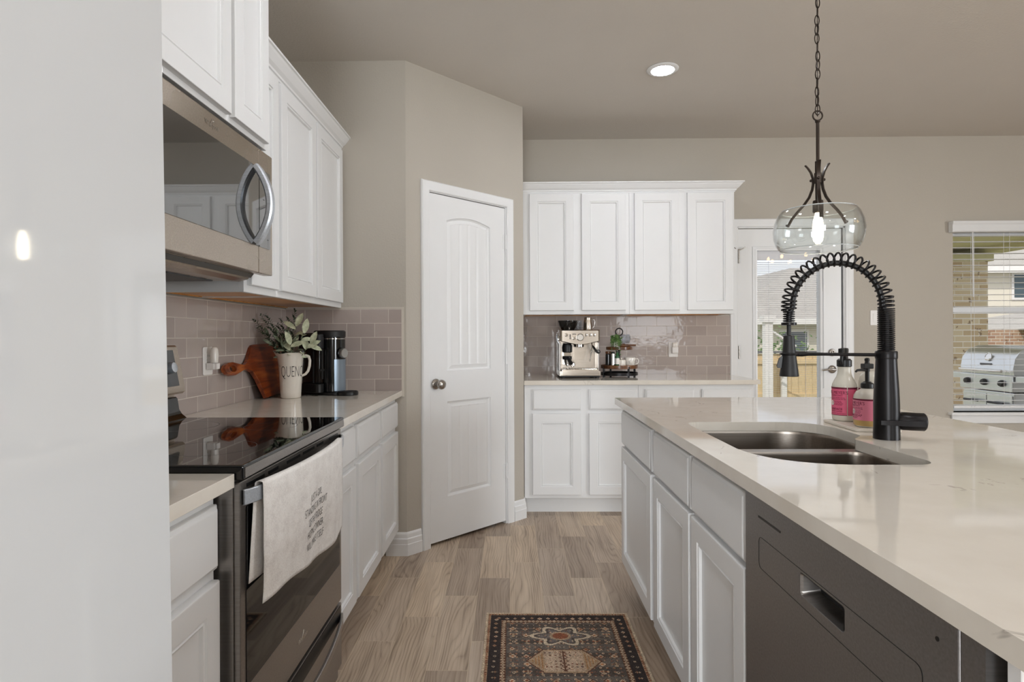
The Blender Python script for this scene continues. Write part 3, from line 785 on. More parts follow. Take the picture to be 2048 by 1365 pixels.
# oven door
b = MB(); b.box(.003, RW - .003, -.002, .012, .298, .892, .003); od = b.build('oven_door', m_dsteel, rg, 30)
b = MB(); b.prism([(x, z) for x, z in rrect(.030, RW - .028, .427, .832, .006)], -.0015, .0015); b2 = b.build('window', m_ovenglass, od, 30)
b2.rotation_euler = (HP, 0, 0); b2.location = (0, -.0022, 0)
for i in range(6):
    x0 = .035 + i * .1185; ln = .095 if i not in (1, 4) else .06
    b = MB(); b.box(x0, x0 + ln, -.0032, -.0015, .8745, .8825); b.build('vent_slot', m_black, od, None)
def bow(w, x0, amp, n=24, base=0.004, p=.62):
    return [(x0 + w * i / n, -(base + amp * (max(0, math.sin(PI * i / n)) ** p)), 0) for i in range(n + 1)]
def handle_y(x):   # bow of the oven handle
    q = min(1, max(0, (x - .012) / .742)); return -(.006 + .046 * max(0, math.sin(PI * q)) ** .62)
b = MB(); b.tube([(.012 + .742 * i / 30, handle_y(.012 + .742 * i / 30), .8565) for i in range(31)], 0, flat=(.034, .009), up=(0, 0, 1)); b.build('handle', m_handle, od, 40)
for x in (.012, .742):
    b = MB(); b.box(x, x + .012, -.010, 0, .840, .873, .002); b.build('handle_end', m_black, od, 30)
vs, fs = text_geo('Whirlpool', .019, .95)
b = MB(); b.geo(vs, fs, lambda p: (RW / 2 + p[0], -.003 - p[2], .352 + p[1])); b.tube([(RW / 2 - .012, -.0035, .352), (RW / 2 + .004, -.0035, .378), (RW / 2 + .014, -.0035, .372), (RW / 2 + .004, -.0035, .366)], .0008, 5); b.build('logo', m_chrome, od, 30)
# storage drawer with a bowed pull over a flat black strip drawn as the gap's shade
b = MB(); b.box(.003, RW - .003, -.002, .012, .07, .286, .003); dr = b.build('storage_drawer', m_dsteel, rg, 30)
b = MB(); b.box(.02, RW - .02, -.0035, -.0015, .232, .282); b.build('recess', m_black, dr, None)
b = MB(); b.tube([(.008 + .748 * i / 26, -(.004 + .036 * max(0, math.sin(PI * i / 26)) ** .7), .226 + .012 * (1 - math.sin(PI * i / 26))) for i in range(27)], 0, flat=(.026, .010), up=(0, 0, 1)); b.build('pull', m_dsteel, dr, 40)
b = MB(); b.box(.02, RW - .02, .04, .06, 0, .07); b.build('kick_plate', m_black, rg, None)
# back guard
b = MB(); b.loft([[(x, y, z) for y, z in ((.640, .931), (.540, .931), (.556, .944), (.566, .96), (.572, .998), (.578, 1.004), (.640, 1.004))] for x in (.002, RW - .002)]); b.build('rear_riser', m_gloss_black, rg, 40)
b = MB(); b.box(.001, RW + .001, .585, .640, 1.0045, 1.016); b.loft([[(x, y, z) for y, z in ((.640, 1.016), (.556, 1.016), (.547, 1.024), (.548, 1.04), (.574, 1.176), (.582, 1.184), (.640, 1.184))] for x in (.001, RW + .001)]); bg = b.build('back_guard', m_steel, rg, 40)
def bgp(x, z, o=0.0): return (x, .548 + (z - 1.04) * .191 - .0015 - o, z)
b = MB(); b.loft([[bgp(x, z, o) for x, z in ((.02, 1.046), (RW - .034, 1.046), (RW - .034, 1.168), (.02, 1.168))] for o in (-.001, .0015)]); dp = b.build('display', m_display, bg, None)
for xk in (.06, .15, RW - .15, RW - .075):
    b = MB(); lathe_on(b, [(.020, 0), (.019, .012), (.017, .020), (.006, .022)], bgp(xk, 1.107, .001), (0, -1, .19)); b.build('knob', m_handle, bg, 40)

# ------------------------------------------------------------------ dish towel over the oven handle
tw = thing('dish_towel', 'off-white printed linen towel hanging over the oven door handle', 'towel', (-.60, 1.272, .60), HP)
random.seed(5)
TX0, TX1 = .055, .625
def towel_pt(u, s, off=0.0):
    """u across 0..1; s: 0 = back hem .. 1 = over the handle .. 3 = front hem"""
    x = TX0 + (TX1 - TX0) * u
    ztop = .8745 + .0035; hy = handle_y(x)
    wav = .007 * math.sin(7.5 * u + .6) + .004 * math.sin(17 * u + 1.1)
    if s < 1:    # back layer, from hem up
        z = (.655 + .008 * math.sin(5 * u)) * (1 - s) + ztop * s
        y = hy + .0105 + (.004 + wav * .3) * (1 - s); x -= .018 * (1 - s)
    elif s < 1.25:
        a = (s - 1) / .25 * PI; z = ztop + .0045 * math.sin(a); y = hy + .009 * math.cos(a)
        return (x, y - off * max(0, -math.cos(a)), z - .6)
    else:
        q = (s - 1.25) / 1.75; hem = .600 - .012 * u + .010 * math.sin(6 * u + .5)
        z = ztop * (1 - q) + hem * q
        y = hy - .0092 - (wav + .004) * min(1, q * 1.6) + .012 * q; x += (.012 * (u - .5) + .004 * math.sin(9 * q)) * q
        y = min(y, -.007)
        return (x, y - off, z - .6)
    return (x, min(y, -.0036), z - .6)
b = MB(); NU, NS = 36, 54; grid = [[b.v(towel_pt(i / NU, 3.0 * j / NS)) for i in range(NU + 1)] for j in range(NS + 1)]
for j in range(NS):
    for i in range(NU): b.f([grid[j][i], grid[j][i + 1], grid[j + 1][i + 1], grid[j + 1][i]])
cl = b.build('cloth', m_linen, tw, 60, weld=False)
md = cl.modifiers.new('thickness', 'SOLIDIFY'); md.thickness = .0016; md.offset = 0
b = MB()
for ln, (txt, sz) in enumerate((('JUST A GIRL', .030), ('STANDING IN FRONT', .030), ('OF THE FRIDGE', .030), ('HOPING DINNER', .030), ('WILL MAKE ITSELF', .030))):
    vs, fs = text_geo(txt, sz, .60, .0001, thin=.00035, space=1.04)
    zc = .765 - ln * .0315
    def place(p, zc=zc):
        xx = .345 + p[0]; zz = zc + p[1]; u = (xx - TX0) / (TX1 - TX0)
        lo, hi = 1.25, 3.0
        for _ in range(22):
            m = (lo + hi) / 2
            if towel_pt(u, m)[2] + .6 > zz: lo = m
            else: hi = m
        q = towel_pt(u, lo, .0019); return (xx, q[1], q[2])
    b.geo(vs, fs, place)
b.build('printed_lettering', m_ink, tw, None, normals=False)

# ------------------------------------------------------------------ microwave over the range
MW = .762
mw = thing('microwave', 'stainless over-the-range microwave with a bowed vertical handle', 'microwave', (-.845, 1.295, 1.427), HP)
b = MB(); b.box(.002, MW - .002, .035, .40, .012, .438, .003); b.build('body', m_dsteel, mw, 30)
SX = .651
b = MB(); b.box(0, SX - .001, 0, .034, 0, .418, .004); dr = b.build('door', m_steel, mw, 30)
b = MB(); b.box(.022, SX - .0015, -.0022, .001, .088, .352, .001, 1); b.build('door_glass', m_mwglass, dr, None)
b = MB(); b.box(SX + .001, MW, 0, .034, 0, .418, .004); cp = b.build('control_panel', m_steel, mw, 30)
b = MB(); b.prism(rounded([(SX + .002, .088, .001), (MW - .022, .088, .008), (MW - .022, .352, .008), (SX + .002, .352, .001)], 4), -.0012, .0012); g = b.build('touch_panel', m_mwglass, cp, 30); g.rotation_euler = (HP, 0, 0); g.location = (0, -.001, 0)
for z in (.118, .150, .182, .250):
    for x in (.030, .062):
        b = MB(); b.box(SX + x, SX + x + .010, -.0028, -.0021, z, z + .003); b.build('key_mark', m_grey, cp, None)
b = MB(); b.tube([(SX - .030, -(.004 + .048 * max(0, math.sin(PI * i / 26)) ** .8), .096 + .252 * i / 26) for i in range(27)], 0, flat=(.030, .022), up=(1, 0, 0)); b.build('handle', m_handle, dr, 40)
vs, fs = text_geo('Whirlpool', .019, .95)
b = MB(); b.geo(vs, fs, lambda p: (.345 + p[0], -.0006 - p[2], .378 + p[1])); b.tube([(.335, -.001, .377), (.348, -.001, .402), (.358, -.001, .397), (.35, -.001, .391)], .0008, 5); b.build('logo', m_chrome, dr, 30)
b = MB(); b.loft([[(x, y, z) for y, z in ((.032, .002), (.056, -.018), (.085, -.026), (.395, -.014), (.395, .014), (.035, .014))] for x in (.012, MW - .012 - .06)]); un = b.build('vent_hood', m_steel, mw, None)
b = MB(); b.loft([[(x, y, z) for y, z in ((.034, -.0008), (.044, -.0135), (.050, -.0135), (.040, .001))] for x in (.014, MW - .075)]); b.build('light_strip', m_gloss_black, un, None)
for x0 in (.06, .40):
    b = MB(); b.box(x0, x0 + .26, .16, .37, -.027, -.021, .002); b.build('grease_filter', m_grey, un, None)

# ------------------------------------------------------------------ dishwasher (faces -x; local x runs toward the camera)
dw = thing('dishwasher', 'dark stainless dishwasher in the island with a pocket handle', 'dishwasher', (.533, 1.300, 0), -HP)
DWW = .622
b = MB(); b.box(0, DWW + .022, .012, .58, .10, .872); b.build('tub', m_black, dw, None)
PX0, PX1, PZ0, PZ1 = .249, .386, .748, .787
b = MB()
b.M = Matrix.Rotation(HP, 4, 'X'); b.holed([(.003, .118), (DWW - .002, .118), (DWW - .002, .872), (.003, .872)], [rrect(PX0, PX1, PZ0, PZ1, .006)], -.006, .020); b.M = Matrix()
dd = b.build('door', m_dw, dw, 30, bevel=.002)
b = MB(); pk = rrect(PX0, PX1, PZ0, PZ1, .006); b.M = Matrix.Rotation(HP, 4, 'X'); b.loft([[(x, z, .0202) for x, z in pk], [(x, z, .016) for x, z in shrink(pk, .95)], [(x, z + .006, -.02) for x, z in shrink(pk, .88)]], True, False, True); b.M = Matrix(); b.build('pocket_handle', m_dsteel, dd, 30)
b = MB(); b.tube([(x, -.0202, z) for x, z in rrect(.074, .560, .728, .7925, .012)], .0006, 5, wrap=True); b.build('fascia_seam', m_black, dd, 30)
b = MB(); b.box(.072, .172, -.0208, -.019, .8305, .8345); b.build('vent_slit', m_black, dd, None)
b = MB(); lathe_on(b, [(.003, 0), (.003, .001)], (.586, -.0198, .842), (0, -1, 0), 10); b.build('indicator', m_black, dd, None)
b = MB(); b.box(DWW - .0018, DWW + .034, -.0185, .02, .10, .872); b.build('side_strip', m_dw, dw, None)
b = MB(); b.box(.004, DWW, .06, .075, 0, .117); b.build('kick_plate', m_black, dw, None)

# ------------------------------------------------------------------ outlets and switch
def outlet(label, loc, rz, rocker=False, plug=None, name='wall_outlet', cat='outlet'):
    t = thing(name, label, cat, loc, rz)
    b = MB(); b.prism(rrect(-.036, .036, -.0575, .0575, .005), 0, .006, .0015); p = b.build('cover_plate', m_plastic, t, 30); p.rotation_euler = (HP, 0, 0)
    if rocker:
        b = MB(); b.box(-.017, .017, -.009, -.004, -.033, .033, .002); b.build('rocker', m_plastic, t, 30)
    else:
        for zc in (.02, -.02):
            b = MB(); b.box(-.016, .016, -.008, -.004, zc - .014, zc + .014, .003); s = b.build('socket', m_plastic, t, 30)
            for x in (-.006, .006):
                b = MB(); b.box(x - .001, x + .001, -.0083, -.0075, zc - .003, zc + .006); b.build('slot', m_grey, s, None)
    return t
outlet('white outlet on the left tile wall behind the plug-in, near the cutting board', (-1.251, 2.382, 1.115), HP)
t = thing('plug_in_night_light', 'white plug-in light with a tall frosted shade on the left tile wall', 'night light', (-1.2425, 2.376, 1.120), HP)
b = MB(); b.box(-.017, .017, -.032, 0, -.040, -.012, .005); b.build('plug_body', m_plastic, t, 40)
b = MB(); b.loft([[(w * math.cos(2 * PI * k / 20), -.026 + d * math.sin(2 * PI * k / 20), z) for k in range(20)] for z, w, d in ((-.012, .016, .014), (.02, .018, .016), (.042, .016, .014), (.050, .012, .010), (.053, .004, .003))]); b.build('shade', m_ceramic_w, t, 60)
b = MB(); b.box(-.012, .014, -.042, -.032, -.038, -.014, .002); b.build('sensor_box', m_plastic, t, 30)
outlet('white outlet on the back tile wall right of the tiered tray', (1.249, 4.551, 1.104), 0)
t = thing('plug_in_air_freshener', 'white plug-in air freshener in the outlet on the back tile wall', 'air freshener', (1.256, 4.543, 1.115), 0)
b = MB(); b.box(-.024, .024, -.030, 0, -.040, .010, .008, 3); b.build('plug_body', m_plastic, t, 50)
b = MB(); b.box(-.020, .020, -.026, -.002, .008, .042, .009, 3); b.build('warmer_cap', m_ceramic_w, t, 50)
outlet('white rocker light switch on the greige wall beside the patio door', (2.805, 4.56, 1.343), 0, True, name='light_switch', cat='light switch')

# ------------------------------------------------------------------ cutting board leaning on the left tile wall
cb = thing('cutting_board', 'reddish acacia paddle cutting board leaning on the left tile wall', 'cutting board', (-1.178, 2.80, .9196))
cb.rotation_euler = (0, math.radians(-14), 0)
ol = []
body = [(.40, .012), (.02, .002), (.005, .0), (-.005, .008), (-.02, .04), (-.045, .095), (-.075, .135), (-.105, .147), (-.135, .1505), (-.155, .1495), (-.185, .1435)]
hd = [(-.262 + .072 * math.cos(a), .160 + .030 * math.sin(a)) for a in [math.radians(d) for d in (-50, -80, -110, -140, -165, -180, -195, -220, -250, -280, -310)]]
topb = [(-.185, .1775), (-.155, .1725), (-.135, .1745), (-.112, .183), (-.085, .205), (-.06, .232), (-.045, .252), (-.03, .262), (.0, .265), (.12, .268), (.38, .262), (.40, .25)]
poly = body + hd + topb
holeb = [(-.266 + .030 * math.cos(a * PI / 8), .160 + .014 * math.sin(a * PI / 8)) for a in range(16)]
b = MB(); b.M = Matrix(((0, 0, 1, 0), (1, 0, 0, 0), (0, 1, 0, 0), (0, 0, 0, 1)))    # (x,y,z)->(z,x,y): outline x along wall, y up
b.holed(poly, [holeb], -.020, 0); b.M = Matrix()
b.build('board', m_acacia, cb, None, bevel=.004)
b = MB(); b.M = Matrix(((0, 0, 1, 0), (1, 0, 0, 0), (0, 1, 0, 0), (0, 0, 0, 1)))
b.loft([[(-.266 + r * 2.1 * math.cos(k * PI / 12), .160 + r * math.sin(k * PI / 12), z) for k in range(24)] for r, z in ((.0138, .001), (.0165, .0025), (.0195, .0005))], True, False, False); b.M = Matrix()
b.build('hang_hole_ring', m_acacia, cb, 40)

# ------------------------------------------------------------------ pitcher with stems
PC = (-1.085, 2.855, .9142)
pt = thing('pitcher', 'tall cream ceramic pitcher with skinny lettering, holding greenery', 'pitcher', PC)
def pit_r(z): return .0475 + .0125 * (z / .222) + .003 * max(0, (z - .19) / .03)
VIEW = math.atan2(-PC[1], -PC[0])       # direction to the aisle viewpoint
SP = VIEW - math.radians(105)           # spout points to the left
def pit_ring(z, off=0.0, n=48):
    out = []
    for k in range(n):
        a = 2 * PI * k / n; d = (a - SP + PI) % (2 * PI) - PI
        e = math.exp(-(d / .42) ** 2) * max(0, (z - .15) / .072) ** 2
        r = pit_r(z) + off + .022 * e
        out.append((r * math.cos(a), r * math.sin(a), z + .010 * e - .006 * max(0, (z - .2) / .022) * math.exp(-((abs(d) - 1.0) / .4) ** 2)))
    return out
b = MB(); zs = [0, .004, .03, .07, .11, .15, .18, .20, .213, .222]
rings = [[(p[0] * .93, p[1] * .93, 0) for p in pit_ring(0)]] + [pit_ring(z) for z in zs[1:]] + [pit_ring(z, -.004) for z in (.222, .20, .15, .08, .03)] + [[(p[0] * .9, p[1] * .9, .012) for p in pit_ring(.01, -.004)]]
b.loft(rings, True, True, True); b.build('body', m_ceramic, pt, 60)
HA = VIEW + math.radians(78)
hx, hy = math.cos(HA), math.sin(HA)
b = MB(); b.tube([(hx * r, hy * r, z) for r, z in ((.055, .206), (.072, .207), (.086, .200), (.091, .182), (.089, .155), (.082, .130), (.070, .115), (.054, .108))], 0, flat=(.017, .012), up=(-hy, hx, 0)); b.build('handle', m_ceramic, pt, 60)
vs, fs = text_geo('QUENCH', .078, .42, .0002, res=4, thin=.0016)
w = max(v[0] for v in vs); mid = math.radians(22)
b = MB(); b.geo(vs, fs, lambda p: ((pit_r(.105 + p[1]) + .0006 + p[2]) * math.cos(VIEW + mid + p[0] / .054), (pit_r(.105 + p[1]) + .0006 + p[2]) * math.sin(VIEW + mid + p[0] / .054), .105 + p[1]))
b.build('lettering', m_ink, pt, None, normals=False)

gb_ = thing('artificial_greenery', 'bunch of dark eucalyptus and pale sage stems standing in the cream pitcher', 'greenery', (PC[0], PC[1], PC[2] + .07))
random.seed(11)
def leaf(b, base, d, n, L, Wd, curl=.2, fold=.15, segs=6):
    """one leaf blade from base along d with face normal n"""
    d = Vector(d).normalized(); n = Vector(n); n = (n - d * n.dot(d)).normalized(); s = d.cross(n)
    rows = []
    for i in range(segs + 1):
        t = i / segs; w = Wd * max(0, math.sin(PI * min(1, t * .93 + .05))) ** .8 * (1 if i < segs else .05)
        c = Vector(base) + d * L * t - n * curl * L * t * t
        rows.append([b.v(c + s * w * .5 * q + n * fold * w * abs(q)) for q in (-1, -.5, 0, .5, 1)])
    for i in range(segs):
        for k in range(4): b.f([rows[i][k], rows[i][k + 1], rows[i + 1][k + 1], rows[i + 1][k]])
def bez(p0, p1, p2, n):
    p0, p1, p2 = Vector(p0), Vector(p1), Vector(p2)
    return [p0 * (1 - t) ** 2 + p1 * 2 * t * (1 - t) + p2 * t * t for t in [i / n for i in range(n + 1)]]
# image-plane frame at the pitcher: right (aisle/pantry side) and up
RV = Vector((-math.sin(VIEW), math.cos(VIEW), 0)); TV = Vector((math.cos(VIEW), math.sin(VIEW), 0))
def sprig(kind, label, group, tipr, tiph, tipd, lm, k):
    p0 = RV * random.uniform(-.018, .018) + TV * random.uniform(-.018, .018) + Vector((0, 0, random.uniform(0, .01)))
    p2 = RV * tipr + TV * tipd + Vector((0, 0, tiph - .07)); p1 = RV * tipr * .30 + TV * tipd * .3 + Vector((0, 0, (tiph - .07) * .62))
    P = bez(p0, p1, p2, 16)
    b = MB(); b.tube(P, [.0017 - .0011 * i / 16 for i in range(17)], 5); t = b.build(kind, m_stem, gb_, 60); t['label'] = label
    b = MB()
    if kind == 'eucalyptus_sprig':
        Q = bez(p0, p1, p2, 30)
        for i in range(14, 31):
            d = (Q[min(i + 1, 30)] - Q[i - 1]).normalized(); a0 = i * 2.4 + k
            for m in (0, PI):
                u = Vector((0, 0, 1)).cross(d).normalized(); v = d.cross(u); rad = u * math.cos(a0 + m) + v * math.sin(a0 + m)
                L = random.uniform(.016, .026) * (1.25 - .5 * (i - 14) / 16)
                leaf(b, Q[i], rad * .8 + d * .65, d - rad * .3, L, L * .46, .15, .1, 3)
        if True:
            d = (Q[30] - Q[28]).normalized(); leaf(b, Q[30], d, RV, .012, .005, 0, .1, 3)
    else:
        big = kind == 'sage_sprig'
        for i, q in enumerate((16, 15, 13, 11) if big else (16, 14, 12, 10, 8, 7, 6)):
            d = (P[min(q + 1, 16)] - P[q - 1]).normalized(); a0 = i * 2.3 + k * 1.3
            u = Vector((0, 0, 1)).cross(d).normalized(); v = d.cross(u); rad = u * math.cos(a0) + v * math.sin(a0)
            L = (random.uniform(.062, .078) if i < 3 else .05) if big else random.uniform(.032, .052)
            leaf(b, P[q], (d * (.9 if i == 0 else .45) + rad * (.3 if i == 0 else .9)), TV + Vector((0, 0, .55)) + d * .2, L, L * (.42 if big else .30), .16, .12, 6)
    b.build('leaves', lm, t, 70, weld=False, normals=False)
    return t
eu = [(-.165, .380, -.02), (-.135, .402, -.03), (-.112, .407, -.02), (-.045, .385, -.03), (-.012, .39, -.05), (.02, .43, -.08), (-.08, .35, .03), (-.145, .34, .01), (-.06, .36, -.06)]
for k, (r, h, d) in enumerate(eu):
    sprig('eucalyptus_sprig', 'dark thin-stemmed eucalyptus sprig with tiny paired leaves in the cream pitcher', 'eucalyptus sprigs in the pitcher', r, h, d, m_euca, k)
sg = [(.025, .350, .04), (.062, .315, .04), (.092, .265, .055), (.0, .262, .055), (.075, .245, .05)]
for k, (r, h, d) in enumerate(sg):
    sprig('sage_sprig', 'pale broad-leaved sage sprig in the cream pitcher', 'pale sage sprigs in the pitcher', r, h, d, m_sage, k)
gg = [(-.055, .315, -.02), (-.10, .30, -.02), (-.015, .325, -.03), (.0, .29, .03), (-.05, .275, .03), (-.02, .30, .0), (-.07, .295, -.01), (.03, .29, .0), (-.085, .262, .02), (.01, .262, .035), (.05, .275, -.02), (-.035, .25, .045)]
for k, (r, h, d) in enumerate(gg):
    sprig('olive_sprig', 'grey-green narrow-leaved filler sprig low in the cream pitcher', 'grey-green filler sprigs in the pitcher', r, h, d, m_sage2, k)

# ------------------------------------------------------------------ black coffee maker in the corner
cm = thing('coffee_maker', 'tall black single-serve coffee maker with a silver dial in the corner', 'coffee maker', (-.945, 3.038, .9142), math.radians(62))
b = MB(); b.prism(rounded([(-.072, -.10, .05), (.072, -.10, .05), (.072, .15, .02), (-.085, .15, .02)], 6), 0, .016, .003); b.build('base', m_black, cm, 40)
b = MB(); b.prism(rounded([(-.066, -.072, .058), (.066, -.072, .058), (.066, .055, .015), (-.066, .055, .015)], 9), .016, .305, .003); hs = b.build('housing', m_gloss_black, cm, 40)
b = MB(); b.prism(rounded([(-.068, -.076, .060), (.068, -.076, .060), (.068, .06, .015), (-.068, .06, .015)], 9), .2855, .2905, .001); b.build('chrome_band', m_chrome, cm, 40)
b = MB(); b.prism(rounded([(-.0675, -.074, .060), (.0675, -.074, .060), (.0675, .06, .015), (-.0675, .06, .015)], 9), .292, .331, .006); b.build('lid', m_blacksoft, cm, 40)
b = MB(); lathe_on(b, [(.029, 0), (.029, .010), (.024, .012)], (0, -.072, .214), (0, -1, 0)); dl = b.build('dial_ring', m_gloss_black, cm, 40)
b = MB(); lathe_on(b, [(.0245, 0), (.0245, .014), (.022, .018), (.004, .018)], (0, -.081, .214), (0, -1, 0), 32); b.build('dial', m_satin, dl, 40)
b = MB(); b.loft([[(.058 * math.sin(a), -.074 - .0 + .055 * (1 - math.cos(a)) * .55, z) for a in [math.radians(-44 + 88 * i / 10) for i in range(11)]] + [(.058 * math.sin(a) * .97, -.069 + .055 * (1 - math.cos(a)) * .55, z) for a in [math.radians(44 - 88 * i / 10) for i in range(11)]] for z in (.020, .182)]); b.build('steel_panel', m_strip, cm, 40)
b = MB(); b.lathe([(.052, 0), (.055, .003), (.055, .016), (.051, .020), (.049, .016), (.004, .015)], 40, (0, -.115)); dtray = b.build('drip_tray', m_black, cm, 40)
b = MB()
for i in range(-3, 4): b.box(-.042 + abs(i) * .004, .042 - abs(i) * .004, -.115 + i * .012 - .002, -.115 + i * .012 + .002, .0165, .0185)
b.build('grate', m_blacksoft, dtray, None)
b = MB(); b.prism(rrect(-.115, -.068, -.03, .115, .02), .06, .235, .002); b.build('water_tank', m_clear, cm, 40)
b = MB(); b.prism(rrect(-.117, -.067, -.032, .117, .02), .0161, .06, .002); b.build('tank_base', m_black, cm, 40)
b = MB(); b.prism(rrect(-.117, -.067, -.032, .117, .02), .236, .312, .004); b.build('tank_lid', m_blacksoft, cm, 40)
b = MB(); b.box(-.098, -.086, -.036, -.030, .085, .235); b.box(-.106, -.078, -.036, -.030, .125, .135); b.build('tank_handle', m_black, cm, None)
b = MB(); b.prism(rrect(-.066, .066, .0552, .145, .02), .0161, .318, .004); b.build('rear_tower', m_black, cm, 40)

# ------------------------------------------------------------------ espresso machine on the back counter
em = thing('espresso_machine', 'stainless espresso machine with a curved control head on the back counter', 'espresso machine', (.482, 4.145, .9142))
b = MB(); b.box(-.145, .145, .0, .30, .012, .050, .004); b.build('base', m_steelX, em, 30)
for x in (-.12, .12):
    for y in (.02, .27):
        b = MB(); b.lathe([(.016, 0), (.018, .012)], 14, (x, y)); b.build('foot', m_black, em, 40)
b = MB(); b.box(-.140, .140, -.004, .02, .008, .016); b.build('bottom_trim', m_black, em, None)
b = MB(); b.box(-.132, .128, -.022, .10, .016, .062, .005); dt = b.build('drip_tray', m_steelX, em, 30)
b = MB(); b.box(-.120, .116, -.012, .095, .0615, .0645, .001); b.build('drip_grate', m_chrome, dt, None)
b = MB()
for i in range(12): b.box(-.115 + i * .0195, -.106 + i * .0195, -.006, .09, .0643, .0652)
b.build('grate_slots', m_black, dt, None)
b = MB(); b.box(-.146, .140, .125, .30, .05, .318, .006); b.build('body', m_steel, em, 30)
b = MB(); b.box(-.03, .128, .1215, .126, .066, .245); b.build('backplate', m_steelX, em, None)
b = MB(); b.box(-.146, -.135, .02, .126, .05, .25, .002); b.box(.134, .142, .05, .126, .05, .25, .002); b.build('side_panel', m_dsteel, em, 30, weld=False)
# control head: front outline bulges downward in the middle
n = 24; top = [(-.128 + .256 * i / n, .335) for i in range(n + 1)]; bot = [(.128 - .256 * i / n, .262 - .022 * max(0, math.sin(PI * i / n)) ** 1.2) for i in range(n + 1)]
ol = top + bot
def hd_ring(y, k, dz=0): return [(x * k, y, .30 + (z - .30) * k + dz) for x, z in ol]
b = MB(); b.loft([hd_ring(.16, 1.12, .004), hd_ring(.02, 1.11, .003), hd_ring(-.004, 1.08, .001), hd_ring(-.013, 1.0, 0)]); ch = b.build('control_head', m_steelX, em, 35)
b = MB(); lathe_on(b, [(.027, 0), (.027, .004), (.023, .006), (.022, .003), (.003, .003)], (.0, -.013, .288), (0, -1, 0)); ga = b.build('pressure_gauge', m_chrome, ch, 40)
b = MB(); lathe_on(b, [(.021, 0), (.021, .0006)], (.0, -.0165, .288), (0, -1, 0)); b.box(-.001, .001, -.0178, -.017, .288, .303); b.build('gauge_face', m_ceramic_w, ga, None)
for x, z, r in ((-.098, .305, .011), (.040, .305, .010), (.070, .305, .010), (.098, .305, .010), (-.044, .281, .009)):
    b = MB(); lathe_on(b, [(r + .002, 0), (r + .002, .002), (r, .0025), (r, .005), (.002, .0055)], (x, -.013, z), (0, -1, 0), 20); b.build('button', m_chrome, ch, 40)
b = MB(); b.box(-.055, -.030, -.0145, -.0125, .308, .313); b.box(-.074, -.068, -.0145, -.0125, .275, .310); b.build('indicator', m_black, ch, None)
b = MB(); lathe_on(b, [(.022, 0), (.022, .012), (.018, .018), (.004, .019)], (-.146, .06, .275), (-1, 0, 0)); b.build('grind_dial', m_chrome, em, 40)
b = MB(); b.tube([(-.158, .03, .30), (-.166, .0, .29), (-.160, -.012, .262), (-.150, -.01, .245)], .006, 8); b.build('side_lever', m_handle, em, 50)
b = MB(); b.lathe([(.030, .18), (.036, .185), (.036, .225), (.028, .245)], 28, (-.085, .06)); b.build('grind_outlet', m_black, em, 40)
b = MB(); b.lathe([(.030, .128), (.034, .132), (.034, .150), (.030, .153)], 28, (-.085, .06)); gp = b.build('portafilter', m_black, em, 40)
b = MB(); b.tube([(-.085, .03, .142), (-.078, -.02, .128), (-.070, -.055, .105)], [.010, .012, .014], 12); b.build('handle', m_blacksoft, gp, 50)
b = MB(); b.lathe([(.016, .215), (.036, .22), (.036, .26)], 28, (.0, .07)); b.build('group_head', m_chrome, em, 40)
b = MB(); b.box(-.112, -.056, .085, .118, .09, .18, .003); b.build('grinder_cradle', m_chrome, em, 30)
b = MB(); b.tube([(-.085, .05, .128), (-.085, .05, .10), (-.085, .045, .085)], [.018, .014, .010], 14); b.build('spout', m_chrome, em, 50)
b = MB(); lathe_on(b, [(.017, 0), (.019, .004), (.015, .008), (.004, .006)], (-.055, -.004, .098), (0, -1, 0)); b.build('tamper', m_chrome, em, 40)
b = MB(); b.tube([(.090, .05, .255), (.088, .03, .235), (.080, .015, .19), (.070, .0, .135), (.068, -.004, .118)], .0045, 8); sw = b.build('steam_wand', m_chrome, em, 50)
b = MB(); b.tube([(.092, .04, .228), (.105, .01, .205), (.118, -.005, .185), (.130, -.006, .178)], [.006, .008, .008, .006], 10); b.tube([(.128 + .012 * math.cos(k * PI / 8), -.006, .186 + .012 * math.sin(k * PI / 8)) for k in range(16)], .003, 6, wrap=True); b.build('wand_grip', m_black, sw, 50)
b = MB(); b.lathe([(.034, .3265), (.040, .335), (.052, .350), (.064, .374), (.070, .396), (.0735, .404), (.0735, .410), (.070, .410), (.060, .374), (.036, .348), (.004, .345)], 36, (-.072, .14)); b.build('bean_hopper', m_gloss_black, em, 50)
b = MB(); b.box(-.144, .138, .128, .298, .3182, .326, .002); b.build('cup_warmer', m_steelX, em, 30)
mj = thing('milk_jug', 'tall steel milk jug standing on top of the espresso machine', 'jug', (.564, 4.350, 1.2407))
b = MB(); b.lathe([(.031, 0), (.033, .004), (.034, .04), (.029, .085), (.027, .10), (.0285, .108), (.026, .108), (.025, .09), (.03, .04), (.004, .006)], 32); b.build('body', m_steel, mj, 50)
b = MB(); b.tube([(.026, 0, .096), (.046, 0, .094), (.052, 0, .078), (.046, 0, .04), (.033, 0, .028)], 0, flat=(.010, .004), up=(0, 1, 0)); b.build('handle', m_chrome, mj, 50)
mg = thing('drinking_glass', 'clear drinking glass beside the steel jug on the espresso machine', 'glass', (.496, 4.385, 1.2407))
b = MB(); b.lathe([(.024, 0), (.025, .003), (.030, .085), (.0285, .085), (.0235, .006), (.003, .005)], 24); b.build('body', m_clear, mg, 50)

